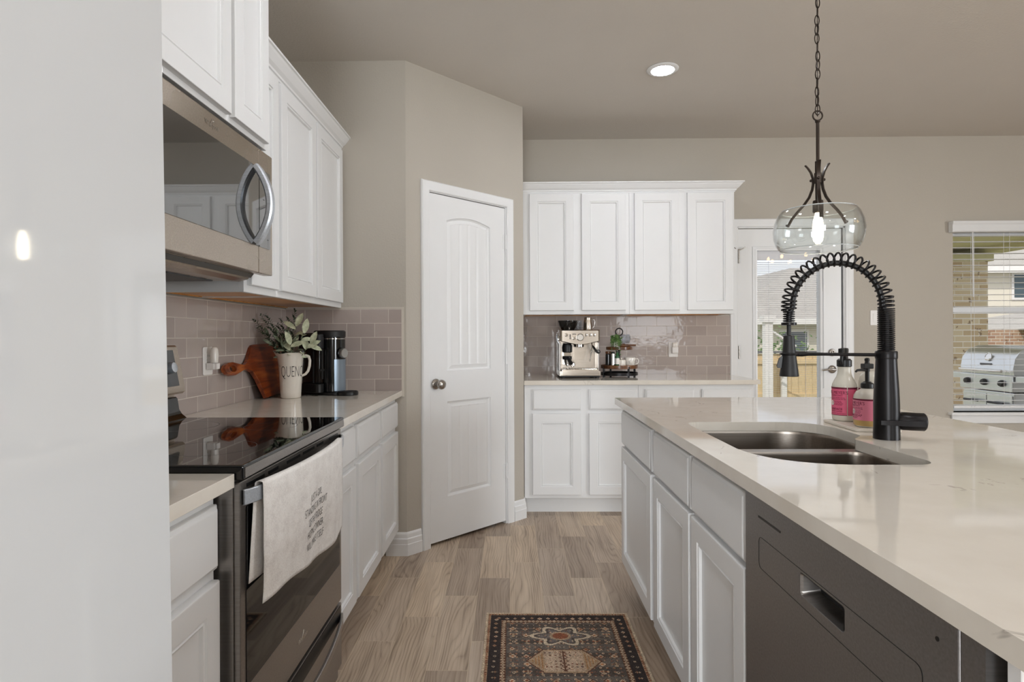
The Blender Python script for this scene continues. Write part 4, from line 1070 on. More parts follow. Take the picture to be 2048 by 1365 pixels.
# ------------------------------------------------------------------ two-tier wooden tray
TT = (.780, 4.265)
tt = thing('tiered_tray', 'two-tier rustic wooden tray with a black ring handle on the back counter', 'tray', (TT[0], TT[1], .9142))
b = MB(); b.lathe([(.125, .012), (.132, .013), (.132, .034), (.125, .033), (.121, .022), (.004, .020)], 40, cap0=True); b.build('base_ring', m_matte_black, tt, 40)
for a in (20, 110, 200, 290):
    x, y = .127 * math.cos(math.radians(a)), .127 * math.sin(math.radians(a))
    b = MB(); b.box(x - .007, x + .007, y - .005, y + .005, 0, .078); b.build('leg', m_matte_black, tt, None)
b = MB(); b.lathe([(.129, .062), (.132, .065), (.132, .086), (.128, .088), (.122, .079), (.004, .078)], 40); b.build('lower_tier', m_walnut, tt, 40)
b = MB(); b.tube([(0, 0, .078), (0, 0, .302)], .0075, 12); b.build('post', m_matte_black, tt, 40)
b = MB(); b.lathe([(.091, .196), (.094, .199), (.094, .217), (.090, .219), (.086, .212), (.004, .211)], 36); b.build('upper_tier', m_walnut, tt, 40)
b = MB(); b.tube([(.026 * math.cos(k * PI / 12), 0, .326 + .026 * math.sin(k * PI / 12)) for k in range(24)], .0042, 8, wrap=True); b.build('ring_handle', m_matte_black, tt, 50)
# things on the tray
ZT0, ZT1 = .9142 + .0785, .9142 + .2115
iv = thing('trailing_plant', 'small trailing green plant in a pot on the upper tray tier', 'plant', (TT[0] - .030, TT[1] - .042, ZT1))
b = MB(); b.lathe([(.020, 0), (.026, .004), (.030, .042), (.028, .043), (.024, .036), (.004, .036)], 24); b.build('pot', m_ceramic_w, iv, 50)
random.seed(3)
vn = MB(); lf = MB()
for k in range(46):
    a = random.uniform(0, 2 * PI); out = random.uniform(.02, .045); drop = random.choice([random.uniform(-.03, .05), random.uniform(-.11, -.02)]) if math.sin(a) < .2 else random.uniform(.0, .05)
    p0 = Vector((.012 * math.cos(a), .012 * math.sin(a), .038)); p2 = Vector((out * math.cos(a), out * math.sin(a) - (.022 if drop < -.02 else 0), .045 + drop)); p1 = Vector((out * math.cos(a) * 1.1, out * math.sin(a) * 1.1 - (.022 if drop < -.02 else 0), .07 + .01 * random.random()))
    Q = bez(p0, p1, p2, 8); vn.tube(Q, .0007, 4)
    for q in range(2, 9):
        for m in range(3):
            d = Vector((random.uniform(-1, 1), random.uniform(-1, .4), random.uniform(-.6, .9))).normalized()
            leaf(lf, Q[q], d, Vector((0, -1, .6)), random.uniform(.006, .010), random.uniform(.005, .008), .2, .1, 3)
vn.build('vines', m_stem, iv, 60, weld=False); lf.build('leaves', m_ivy, iv, 70, weld=False, normals=False)
gb = thing('glass_ornament', 'clear faceted glass bowl on the upper tray tier', 'bowl', (TT[0] + .0485, TT[1] + .01, ZT1 + .0235))
b = MB(); b.lathe([(.016, 0), (.030, .012), (.038, .035), (.036, .060), (.030, .072), (.027, .070), (.032, .055), (.034, .035), (.026, .014), (.003, .008)], 10); b.build('bowl', m_clear, gb, None)
wd = thing('wooden_scoop', 'dark wooden scoop lying across the upper tray tier', 'scoop', (TT[0] + .038, TT[1] - .050, ZT1 + .0155))
b = MB(); b.tube([(-.040, 0, 0), (-.012, 0, .002), (.0, 0, .003), (.072, 0, .002)], [.010, .014, .007, .006], 10); b.build('handle', m_walnut, wd, 50)
b = MB(); b.sphere((-.038, 0, .0), .019, 14, 8, (1, .9, .62)); b.build('scoop_head', m_walnut, wd, 60)
nb2 = thing('wooden_stand', 'dark wooden riser under the glass bowl on the upper tray tier', 'stand', (TT[0] + .0485, TT[1] + .01, ZT1 + .0005))
b = MB(); b.lathe([(.030, 0), (.036, .004), (.036, .018), (.030, .0225)], 24); b.build('block', m_walnut, nb2, 40)
j1 = thing('canister', 'brown glass jar with a wooden lid, leftmost on the lower tray tier', 'jar', (TT[0] - .088, TT[1] - .052, ZT0 + .002))
b = MB(); b.lathe([(.018, 0), (.020, .004), (.020, .082), (.017, .088)], 24); b.build('body', m_gloss_black, j1, 40)
b = MB(); b.lathe([(.0195, .0885), (.0205, .092), (.0205, .103), (.018, .106)], 24); b.build('lid', m_walnut, j1, 40)
j2 = thing('steel_canister', 'slim steel canister between the brown jar and the green bottle on the tray', 'canister', (TT[0] - .060, TT[1] - .084, ZT0 + .002))
b = MB(); b.lathe([(.015, 0), (.016, .003), (.016, .088), (.013, .092)], 24); b.build('body', m_chrome, j2, 40)
b = MB(); b.lathe([(.0135, .0922), (.0135, .100), (.008, .104)], 20); b.build('lid', m_black, j2, 40)
j3 = thing('syrup_bottle', 'green syrup bottle on the lower tray tier under the trailing plant', 'bottle', (TT[0] - .030, TT[1] - .092, ZT0 + .002))
b = MB(); b.lathe([(.014, 0), (.016, .004), (.016, .066), (.008, .084), (.0075, .100)], 20); b.build('body', PM('green_glass', (36, 92, 52), .08, trans=.2), j3, 40)
b = MB(); b.lathe([(.009, .1002), (.009, .112)], 16); b.build('cap', m_black, j3, 40)
b = MB(); b.lathe([(.0163, .015), (.0163, .058)], 20, cap0=False, cap1=False); b.build('label', m_ceramic_w, j3, 40)
c1 = thing('sugar_pot', 'small ribbed cream pot with a knob lid on the lower tray tier', 'sugar pot', (TT[0] - .008 + .008, TT[1] - .085, ZT0 + .002))
b = MB(); b.loft([[((r + .0012 * math.cos(14 * 2 * PI * k / 56)) * math.cos(2 * PI * k / 56), (r + .0012 * math.cos(14 * 2 * PI * k / 56)) * math.sin(2 * PI * k / 56), z) for k in range(56)] for r, z in ((.027, 0), (.029, .004), (.029, .040), (.026, .046), (.004, .048))]); b.build('body', m_ceramic, c1, 40)
b = MB(); b.sphere((0, 0, .055), .0068, 12, 8); b.build('lid_knob', m_ceramic, c1, 60)
c2 = thing('mug', 'white mug with dark brush marks and a round handle on the lower tray tier', 'mug', (TT[0] + .066, TT[1] - .062, ZT0 + .002))
b = MB(); b.lathe([(.028, 0), (.034, .004), (.038, .02), (.038, .054), (.0365, .062), (.0345, .062), (.0355, .05), (.034, .012), (.003, .006)], 32); b.build('body', m_ceramic_w, c2, 50)
b = MB(); b.tube([(.036, 0, .052), (.052, 0, .053), (.061, 0, .042), (.058, 0, .024), (.047, 0, .014), (.036, 0, .013)], 0, flat=(.008, .006), up=(0, 1, 0)); b.build('handle', m_ceramic_w, c2, 50)
b = MB(); random.seed(8)
for k in range(9):
    a = math.radians(-155 + k * 15); z0 = random.uniform(.012, .022); z1 = random.uniform(.034, .050); a1 = a + random.uniform(-.08, .16)
    b.tube([((.0383) * math.cos(a + (a1 - a) * q), .0383 * math.sin(a + (a1 - a) * q), z0 + (z1 - z0) * q) for q in (0, .33, .66, 1)], .0008, 5)
b.build('brush_marks', m_ink, c2, 40)

# ------------------------------------------------------------------ faucet
FX, FY, FZ = 1.067, 1.682, .9142
fc = thing('kitchen_faucet', 'tall dark spring-neck kitchen faucet arching over the island sink', 'faucet', (FX, FY, FZ), math.radians(-12))
b = MB(); b.lathe([(.0335, 0), (.0335, .012), (.0325, .05), (.0325, .10), (.031, .14), (.0275, .20), (.0265, .225), (.0265, .228)], 40); b.build('body', m_matte_black, fc, 50)
b = MB(); b.lathe([(.0275, .2282), (.0280, .231), (.0280, .247), (.0265, .250)], 40); b.build('collar', m_matte_black, fc, 50)
b = MB(); lathe_on(b, [(.018, 0), (.021, .010), (.0255, .020), (.0255, .073), (.022, .077), (.003, .078)], (.018, .0, .052), (1, -.09, -.02), 28); va = b.build('valve_housing', m_matte_black, fc, 50)
b = MB(); b.loft([[(x + ox, y + oy, z) for ox, oy, z in ((-.004, .004, .060 + k), (.004, -.004, .060 + k), (.004, -.004, .040 + k2), (-.004, .004, .040 + k2))] for x, y, k, k2 in ((.080, -.036, -.002, .001), (.05, -.040, -.003, .002), (.0, -.0395, -.003, .003), (-.032, -.036, -.004, .004))]); b.build('lever', m_matte_black, va, 30)
NX = -.256      # hose end over the sink, relative to the body axis
RR = -NX / 2
arc = [(0, 0, .250 + .13 * i / 10) for i in range(10)]
cz = .250 + .13
arch = [(-RR + RR * math.cos(PI * i / 40), 0, cz + RR * 1.06 * math.sin(PI * i / 40)) for i in range(41)]
down = [(NX, 0, cz - .045 * i / 5) for i in range(1, 6)]
arch_in = [(-RR + (RR - .010) * math.cos(PI * i / 40), 0, cz + (RR - .010) * 1.06 * math.sin(PI * i / 40)) for i in range(41)]
path = [(0, 0, .250 + .10 * i / 8) for i in range(9)] + [(-.004, 0, .366)] + arch_in + [(NX + .004, 0, cz - .014)] + [(NX, 0, cz - .045 * i / 5) for i in range(3, 6)]
b = MB(); b.tube(path, .0078, 12); b.build('hose', m_black, fc, 60)
def coil(b, pts, R, r, turns_at, seg=9, wire=6):
    """helix round a path; turns_at = pitch function of arc length"""
    P = [Vector(p) for p in pts]; L = [0]
    for i in range(1, len(P)): L.append(L[-1] + (P[i] - P[i - 1]).length)
    def at(s):
        for i in range(1, len(P)):
            if s <= L[i] or i == len(P) - 1:
                t = (s - L[i - 1]) / (L[i] - L[i - 1]); return P[i - 1].lerp(P[i], t), (P[min(i + 1, len(P) - 1)] - P[i - 2 if i > 1 else 0]).normalized()
    s = 0; th = 0; out = []
    while s < L[-1]:
        c, t = at(s); u = Vector((0, 1, 0)); w = t.cross(u).normalized()
        out.append(c + (u * math.cos(th) + w * math.sin(th)) * R); th += 2 * PI / seg; s += turns_at(s, L[-1]) / seg
    b.tube(out, r, wire)
b = MB(); coil(b, [(0, 0, .250), (0, 0, .372)], .0200, .0023, lambda s, l: .0058, 16); b.build('tight_spring', m_matte_black, fc, 60)
spring_path = [(0, 0, .372), (0, 0, cz)] + arch[1:] + [(NX, 0, cz - .012)]
b = MB(); coil(b, spring_path, .0190, .0029, lambda s, l: .0182 if .03 < s < l - .03 else .011, 16); b.build('spring', m_matte_black, fc, 60)
b = MB(); b.lathe([(.016, cz - .055), (.021, cz - .054), (.021, cz - .047), (.016, cz - .046)], 24, (NX, 0))
for i in range(5): b.lathe([(.013, cz - .044 + i * .0065), (.0165, cz - .0425 + i * .0065), (.0165, cz - .0405 + i * .0065), (.013, cz - .039 + i * .0065)], 24, (NX, 0))
b.build('spring_end', m_matte_black, fc, 50, weld=False)
b = MB(); b.tube([(NX, 0, cz - .05), (NX, 0, .291)], .0062, 12); b.build('hose_end', m_blacksoft, fc, 60)
b = MB(); b.lathe([(.012, .296), (.0150, .294), (.0158, .270), (.0195, .235), (.0240, .195), (.0262, .178), (.0255, .175), (.020, .176), (.004, .178)], 32, (NX, 0)); sh = b.build('spray_head', m_blacksoft, fc, 50)
b = MB(); b.loft([[(NX + x, y, z) for x, y in ((-.012, -.007), (-.012, .007), (dx, .006), (dx, -.006))] for z, dx in ((.234, -.020), (.228, -.027), (.205, -.0335), (.199, -.030))]); b.build('spray_trigger', m_black, sh, 30)
b = MB(); b.tube([(0.0, 0, .238), (-.03, 0, .239), (-.16, 0, .2405), (NX + .052, 0, .241), (NX + .035, 0, .241), (NX + .018, 0, .241)], [.0055, .005, .0045, .0055, .0078, .0072], 12); dk = b.build('docking_arm', m_matte_black, fc, 50)
b = MB(); b.tube([(NX + .0225 * math.cos(k * PI / 12), .0225 * math.sin(k * PI / 12), .241) for k in range(24)], .0034, 8, wrap=True); b.build('dock_ring', m_matte_black, dk, 50)

# ------------------------------------------------------------------ soap tray and bottles
tr = [(1.060, 2.015), (1.050, 1.80), (1.175, 1.775), (1.215, 1.99)]
b = MB(); b.prism(rounded([(x, y, .012) for x, y in tr], 4), .9143, .9235, .002); tag(b.build('soap_tray', m_stone, None, 40), 'white stone tray under the soap bottles beside the faucet', 'tray')
TZ = .9237
def label_wrap(b, txts, r, zs, a0, sizes, xs, off=.0006):
    for txt, z, sz, x_ in zip(txts, zs, sizes, xs):
        vs, fs = text_geo(txt, sz, x_, .00008)
        b.geo(vs, fs, lambda p: ((r + off + p[2]) * math.cos(a0 + p[0] / r), (r + off + p[2]) * math.sin(a0 + p[0] / r), z + p[1]))
def microlines(b, r, a0, rows, off=.0005):
    random.seed(4)
    for z, w, h in rows:
        x = -w / 2
        while x < w / 2:
            l = random.uniform(.003, .007)
            pts = [(a0 + (x + l * q) / r) for q in (0, .5, 1)]
            for qa, qb in zip(pts[:-1], pts[1:]):
                b.f([b.v(((r + off) * math.cos(q), (r + off) * math.sin(q), zz)) for q, zz in ((qa, z), (qb, z), (qb, z + h), (qa, z + h))])
            x += l + .0012
def arc_label(b, r, a0, a1, z0, z1, n=18):
    R = [[b.v((r * math.cos(a0 + (a1 - a0) * i / n), r * math.sin(a0 + (a1 - a0) * i / n), z)) for i in range(n + 1)] for z in (z0, z1)]
    for i in range(n): b.f([R[0][i], R[0][i + 1], R[1][i + 1], R[1][i]])
VB = math.radians(236)
def spray_bottle(loc, label, word, with_head=True):
    t = thing('spray_bottle', label, 'bottle', loc)
    b = MB(); b.lathe([(.031, 0), (.0365, .004), (.0375, .02), (.0375, .112), (.0362, .122), (.030, .136), (.0235, .148), (.0208, .158), (.0198, .172), (.0205, .180)], 40); b.build('body', m_bottle, t, 60)
    fr = VB - .62
    b = MB(); arc_label(b, .0379, fr - 1.25, fr + .90, .020, .112, 22); b.build('front_label', m_pink, t, 60, normals=False)
    b = MB(); arc_label(b, .0379, fr + .96, fr + 2.7, .020, .112, 22); b.build('side_label', m_pink, t, 60, normals=False)
    b = MB(); arc_label(b, .0382, fr - 1.25, fr + .90, .107, .113, 22); arc_label(b, .0382, fr + .96, fr + 2.7, .107, .113, 22); arc_label(b, .0382, fr - 1.25, fr + .90, .0195, .0215, 22); b.build('label_band', m_wine, t, 60, normals=False)
    b = MB(); label_wrap(b, ('MRS. MEYER\'S', 'CLEAN DAY', word, 'EVERYDAY CLEANER'), .0379, (.090, .083, .037, .031), fr - .02, (.0150, .0075, .0105, .0045), (.86, 1.1, 1.0, 1.0))
    microlines(b, .0379, fr + .05, [(.077, .052, .0015), (.0725, .05, .0015), (.066, .03, .0012), (.062, .03, .0012), (.058, .03, .0012), (.054, .03, .0012), (.0255, .05, .0012)])
    b.build('label_lettering', m_wine, t, None, normals=False)
    b = MB(); b.geo([((.0383) * math.cos(fr - .42 + .0085 / .038 * math.cos(k * PI / 10)), .0383 * math.sin(fr - .42 + .0085 / .038 * math.cos(k * PI / 10)), .060 + .0085 * math.sin(k * PI / 10)) for k in range(20)], [tuple(range(20))]); b.build('label_disc', m_ceramic_w, t, None, normals=False)
    if with_head:
        b = MB(); b.lathe([(.0205, .1805), (.0225, .182), (.0225, .202), (.017, .207)], 28); hd = b.build('trigger_cap', m_black, t, 40)
        b = MB(); b.loft([[(x, y * w, z) for x, y in ((-.014, -1), (.014, -1), (.014, 1), (-.014, 1))] for z, w in ((.207, .009), (.222, .008), (.230, .010), (.240, .010), (.243, .007))]); b.box(-.046, -.012, -.008, .008, .226, .242, .003); b.build('sprayer', m_black, hd, 40)
        b = MB(); b.tube([(-.024, 0, .227), (-.033, 0, .217), (-.036, 0, .202), (-.032, 0, .190)], [.006, .005, .0045, .004], 8); b.build('trigger', m_black, hd, 50)
        hd.rotation_euler = (0, 0, math.radians(48))
    return t
sb = spray_bottle((1.116, 2.0 - .02, TZ), 'pink-labelled spray bottle at the back left of the stone tray', 'SURFACE')
sb.rotation_euler = (0, 0, .0)
t = thing('refill_bottle', 'milky bottle with a pink label, half hidden behind the soap pump and faucet', 'bottle', (1.176, 1.925, TZ))
b = MB(); b.lathe([(.034, 0), (.0385, .004), (.039, .02), (.039, .135), (.0365, .150), (.030, .160), (.012, .168)], 40); b.build('body', m_bottle, t, 60)
b = MB(); arc_label(b, .0394, VB - 1.5, VB + 1.2, .015, .112, 24); b.build('front_label', m_pinkl, t, 60, normals=False)
b = MB(); arc_label(b, .0397, VB - 1.5, VB + 1.2, .106, .113, 24); b.build('label_band', m_wine, t, 60, normals=False)
sp = thing('soap_bottle', 'pink-labelled soap pump bottle at the front of the stone tray', 'bottle', (1.111, 1.845, TZ))
b = MB(); b.lathe([(.033, 0), (.0375, .006), (.0385, .02), (.0387, .085), (.0370, .098), (.030, .110), (.0185, .117), (.0165, .120)], 40); bd = b.build('body', m_bottle, sp, 60)
b = MB(); b.lathe([(.0335, .001), (.0380, .0065), (.0389, .0195), (.0389, .0245)], 40, cap0=False, cap1=False); b.build('soap_band', m_soapliq, sp, 60)
b = MB(); arc_label(b, .0391, VB - 2.0, VB + .12, .022, .088, 22); b.build('front_label', m_pinkl, sp, 60, normals=False)
b = MB(); arc_label(b, .0391, VB + .12, VB + 2.3, .022, .088, 22); b.build('side_label', m_pinkl, sp, 60, normals=False)
b = MB(); arc_label(b, .0394, VB - 2.0, VB + 2.3, .0835, .0885, 34); b.build('label_band', m_wine, sp, 60, normals=False)
b = MB(); label_wrap(b, ('MRS. MEYER\'S', 'CLEAN DAY', 'HAND SOAP', 'ROSE SCENT'), .0391, (.070, .0645, .0335, .0285), VB - .98, (.0140, .0068, .0100, .0042), (.80, 1.1, .92, 1.0))
microlines(b, .0391, VB - .85, [(.0600, .045, .0014), (.0560, .045, .0012), (.0510, .03, .0011), (.0470, .03, .0011), (.0430, .03, .0011)])
b.build('label_lettering', m_wine, sp, None, normals=False)
b = MB(); b.geo([((.0395) * math.cos(VB - 1.12 + .0080 / .039 * math.cos(k * PI / 10)), .0395 * math.sin(VB - 1.12 + .0080 / .039 * math.cos(k * PI / 10)), .048 + .0080 * math.sin(k * PI / 10)) for k in range(20)], [tuple(range(20))]); b.build('label_disc', m_ceramic_w, sp, None, normals=False)
b = MB(); arc_label(b, .0395, VB + 1.0, VB + 1.35, .042, .064, 6); b.build('side_panel', m_ceramic_w, sp, 60, normals=False)
b = MB(); b.lathe([(.0165, .1202), (.0185, .1215), (.0185, .133), (.0165, .136), (.0105, .139), (.0105, .141)], 28); pc = b.build('pump_collar', m_black, sp, 40)
b = MB(); b.lathe([(.0062, .139), (.0062, .172), (.0078, .173), (.0078, .181)], 18); b.build('pump_stem', m_black, pc, 50)
b = MB(); b.box(-.015, .015, -.011, .011, .181, .197, .003); b.lathe([(.008, .197), (.006, .202), (.0075, .207), (.0075, .212), (.004, .215)], 16); b.tube([(0, 0, .176), (-.022, -.006, .1775), (-.036, -.009, .1765), (-.042, -.011, .172)], [.0045, .0042, .0036, .003], 8); b.build('pump_head', m_black, pc, 40, weld=False)

# ------------------------------------------------------------------ pendant light
PX, PY = 1.093, 2.10
pd = thing('pendant_light', 'bronze pendant light with a clear glass bowl shade above the island', 'pendant light', (PX, PY, CEIL))
b = MB(); b.lathe([(.060, -.0005), (.062, -.004), (.060, -.018), (.030, -.026), (.012, -.030), (.010, -.045), (.003, -.046)], 32); b.build('canopy', m_bronze, pd, 50)
def zz(z): return z - CEIL
b = MB()
zt = 2.700; k = 0; lk = 0.044
ch = thing  # chain links
zc = zt
while zc > 2.006:
    a = 0 if k % 2 else HP
    a += .35 * math.sin(k * 1.7); tilt = .0018 * math.sin(k * .9)
    pts = []
    for q in range(20):
        th = 2 * PI * q / 20; x = .0075 * math.cos(th); z = .0155 * math.sin(th) * (1 + .25 * abs(math.sin(th)))
        pts.append((x * math.cos(a) + tilt, x * math.sin(a), zz(zc - .018) + z))
    b.tube(pts, .0019, 6, wrap=True); zc -= .0318; k += 1
b.tube([(.0006 * math.sin(i * .8), .0006 * math.cos(i * .7), zz(2.70 - .71 * i / 20)) for i in range(21)], .0016, 5)
b.build('chain', m_bronze, pd, 60, weld=False)
b = MB(); b.tube([(.017 * math.cos(q * PI / 12), 0, zz(1.993) + .017 * math.sin(q * PI / 12)) for q in range(24)], .0028, 8, wrap=True); b.build('loop', m_bronze, pd, 60)
b = MB(); b.lathe([(.004, zz(1.978)), (.0085, zz(1.976)), (.0085, zz(1.970)), (.0056, zz(1.968)), (.0056, zz(1.832)), (.0095, zz(1.830)), (.0095, zz(1.790)), (.012, zz(1.788)), (.012, zz(1.752)), (.004, zz(1.750))], 20); b.build('stem', m_bronze, pd, 50)
for i, a in enumerate((math.radians(8), math.radians(128), math.radians(248))):
    ca, sa = math.cos(a), math.sin(a)
    pr = [(.043, 1.824), (.034, 1.812), (.024, 1.794), (.0175, 1.772), (.0165, 1.752), (.020, 1.732), (.031, 1.706), (.050, 1.682), (.074, 1.660), (.094, 1.638), (.109, 1.612)]
    b = MB(); b.tube([(r * ca, r * sa, zz(z)) for r, z in pr], 0, flat=(.0125, .0052), up=(-sa, ca, 0)); b.sphere((.024 * ca, .024 * sa, zz(1.766)), .0052, 10, 6); b.sphere((.113 * ca, .113 * sa, zz(1.618)), .0042, 10, 6); b.build('arm', m_bronze, pd, 40, weld=False)
b = MB(); b.lathe([(.004, zz(1.752)), (.0085, zz(1.750)), (.0085, zz(1.692)), (.0165, zz(1.690)), (.0175, zz(1.684)), (.0175, zz(1.650)), (.014, zz(1.646)), (.003, zz(1.646))], 24); b.build('lamp_holder', m_bronze, pd, 50)
b = MB(); b.lathe([(.009, zz(1.646)), (.0105, zz(1.638)), (.0165, zz(1.615)), (.0175, zz(1.595)), (.0175, zz(1.560)), (.014, zz(1.545)), (.004, zz(1.540))], 20); b.build('bulb', m_bulb, pd, 60)
sh = [(.122, 1.655), (.133, 1.640), (.1435, 1.612), (.1475, 1.585), (.145, 1.556), (.137, 1.532), (.126, 1.516)]
b = MB(); R = [(r, zz(z)) for r, z in sh]; R2 = [(r - .0034, zz(z)) for r, z in reversed(sh)]
seg = 64
b.loft([[(r * math.cos(2 * PI * k / seg), r * math.sin(2 * PI * k / seg), z) for k in range(seg)] for r, z in R + R2], True, False, False, True)
gs = b.build('glass_shade', m_shade, pd, 60)
for r, z in ((.1203, 1.6552), (.1243, 1.5158)):
    b = MB(); b.tube([(r * math.cos(2 * PI * k / 72), r * math.sin(2 * PI * k / 72), zz(z)) for k in range(72)], .0016, 6, wrap=True); b.build('rim', m_rim_glint, gs, 60)

# ------------------------------------------------------------------ recessed ceiling lights
def downlight(x, y, label):
    t = thing('recessed_ceiling_light', label, 'ceiling light', (x, y, CEIL - .0003), 0, 'recessed ceiling lights')
    b = MB(); b.lathe([(.062, -.0005), (.088, -.0005), (.090, -.003), (.086, -.007), (.066, -.011), (.062, -.008)], 40, cap0=False, cap1=False); b.build('trim_ring', m_trim, t, 50)
    b = MB(); b.lathe([(.0655, -.006), (.064, -.0102), (.003, -.0108)], 40, cap0=True); b.build('diffuser', m_led, t, 50)
    return t
downlight(.872, 3.37, 'round recessed ceiling light glowing white in front of the back cabinets')
for x, y in ((-.05, 1.95), (1.06, .95), (-.05, -.4), (4.3, 1.2), (2.6, .5), (1.2, -1.6), (3.6, -1.6)):  # first two placed from shadow edges; the rest added unseen as fill
    downlight(x, y, 'unseen round recessed ceiling light beyond the picture edge, helping fill the room')

# ------------------------------------------------------------------ chandelier over the dining spot (seen only mirrored in the patio door glass)
cdl = thing('chandelier', 'bronze candle chandelier over the dining area, mirrored in the door glass', 'chandelier', (3.75, 1.45, CEIL))
b = MB(); b.lathe([(.06, -.001), (.06, -.015), (.01, -.03), (.006, -.50), (.02, -.52), (.02, -.62), (.003, -.64)], 20); b.build('stem', m_bronze, cdl, 50)
for k in range(8):
    a = 2 * PI * k / 8 + .2; x, y = .36 * math.cos(a), .36 * math.sin(a)
    b = MB(); b.tube([(0, 0, -.58), (x * .5, y * .5, -.66), (x, y, -.62), (x, y, -.60)], .006, 6); b.lathe([(.012, -.60), (.012, -.55)], 10, (x, y)); ar = b.build('arm', m_bronze, cdl, 50, weld=False)
    b = MB(); b.sphere((x, y, -.525), .019, 10, 8, (1, 1, 1.6)); b.build('candle_bulb', m_candle, ar, 60)

# ------------------------------------------------------------------ patterned rug
def rug():
    W_, L_ = .608, 1.83; NXc, NYc = 202, 610
    cream = (206, 182, 156); sand = (184, 156, 128); rust = (156, 96, 70); navy = (66, 58, 56); slate = (118, 108, 100); orange = (190, 124, 82); brown = (108, 74, 60); char = (94, 85, 79); ivory = (214, 194, 168)
    rnd = random.Random(7)
    cols = []
    def hx(i, j, s): return ((i * 73856093) ^ (j * 19349663) ^ (s * 83492791)) & 0xffff
    def motif(x, y, cell, seed):
        """small flower / diamond in a cell grid; returns colour or None"""
        ci, cj = math.floor(x / cell), math.floor(y / cell); u = (x / cell - ci - .5) * 2; v = (y / cell - cj - .5) * 2
        h = hx(ci, cj, seed) / 65535.0; h2 = hx(cj, ci, seed + 5) / 65535.0
        u += (h - .5) * .35; v += (h2 - .5) * .35
        d = abs(u) + abs(v); r = math.hypot(u, v); th = math.atan2(v, u)
        if h < .30:
            if d < .26: return rust
            if d < .46: return ivory if h2 < .6 else sand
            if d < .60: return brown
        elif h < .60:
            pet = .34 + .20 * abs(math.cos(2 * th))
            if r < .20: return orange if h2 < .5 else rust
            if r < pet: return cream if h2 < .55 else slate
            if r < pet + .10: return brown
        elif h < .80:
            if abs(u) < .12 and abs(v) < .55: return sand
            if abs(v - .2) < .10 and abs(u) < .45: return rust
            if abs(v + .3) < .08 and abs(u) < .3: return cream
        else:
            if r < .28 and r > .14: return cream
            if r <= .14: return navy
        return None
    med = [.255 + .53 * k for k in range(4)]
    for j in range(NYc):
        y = L_ * (j + .5) / NYc; ye = min(y, L_ - y)
        for i in range(NXc):
            x = W_ * (i + .5) / NXc; xe = min(x, W_ - x); e = min(xe, ye); s = x if ye < xe else y
            xm = abs(x - W_ / 2)
            if e < .008: c = ivory
            elif e < .022:
                q = (s / .0125) % 1; w = (e - .015) / .007
                c = rust if abs(q - .5) + abs(w) * .35 < .30 else (sand if q > .12 else brown)
            elif e < .027: c = navy
            elif e < .062:
                c = motif(s, e - .027 + (5 if ye < xe else 0), .035, 3) or navy
            elif e < .066: c = navy
            elif e < .086:
                q = (s / .0175) % 1; w = (e - .076) / .010
                dd = abs(q - .5) * 2 + abs(w)
                c = brown if dd < .35 else (cream if dd < .75 else (sand if dd < 1.1 else brown))
            elif e < .090: c = char
            else:
                c = None
                for k, my in enumerate(med):
                    dy = y - (L_ - my - .0)
                    # outlined lobed cartouche
                    for (cy, kind) in ((.060, 0), (-.122, 1)):
                        ddy = dy - cy * 1.0
                        if kind == 0:
                            th = math.atan2(ddy / .088, (x - W_ / 2) / .122); rr = math.hypot(ddy / .088, (x - W_ / 2) / .122)
                            lim = .80 + .16 * math.cos(6 * th) + .06 * math.cos(2 * th)
                            if rr < lim:
                                if rr > lim - .15: c = ivory
                                elif rr < .26: c = rust if int(x * 400) % 2 or int(y * 400) % 2 else brown
                                elif rr < .36: c = sand
                                elif rr > lim - .26: c = char
                                else: c = motif(x + .01, y, .022, 9) or (124, 114, 110)
                        else:
                            hxd = max(abs(ddy) / .076, xm / .106 * .78 + abs(ddy) / .076 * .46)
                            if hxd < 1:
                                if hxd > .90: c = sand
                                elif xm > .072 and int(xm / .006) % 2: c = (176, 134, 96)
                                elif xm > .072: c = sand
                                elif abs(xm - abs((ddy * 1.4) % .034 - .017)) < .003 and xm < .05: c = brown
                                elif xm < .0025: c = brown
                                else: c = motif(x + .003, y, .019, 21) or (202, 176, 152)
                            elif hxd < 1.05: c = brown
                if c is None:
                    xs = W_ / 2 + xm      # mirrored field
                    c = motif(xs, y, .052, 31) or motif(xs + .013, y + .02, .024, 47)
                    if c is None:
                        band = math.sin(y * 58) + .6 * math.sin(y * 141 + 1)
                        c = slate if band > -.3 else char
            f = rnd.uniform(.80, 1.12)
            cols.append((min(255, c[0] * f), min(255, c[1] * f), min(255, c[2] * f)))
    b = MB(); zt = .006
    V = [[b.v((W_ * i / NXc - W_ / 2, L_ * j / NYc - L_ / 2, zt + .0004 * mnoise.noise((i * .31, j * .31, 0)))) for i in range(NXc + 1)] for j in range(NYc + 1)]
    fcs = []
    for j in range(NYc):
        for i in range(NXc): fcs.append(b.bm.faces.new((V[j][i], V[j][i + 1], V[j + 1][i + 1], V[j + 1][i])))
    cl = b.bm.loops.layers.float_color.new('weave')
    for fce, c in zip(fcs, cols):
        lc = lin(c)
        for lp in fce.loops: lp[cl] = lc
    ol = [(0, 0), (NXc, 0), (NXc, NYc), (0, NYc)]
    bot = [b.v((W_ * i / NXc - W_ / 2, L_ * j / NYc - L_ / 2, 0.0004)) for i, j in ol]
    edge = lin(ivory)
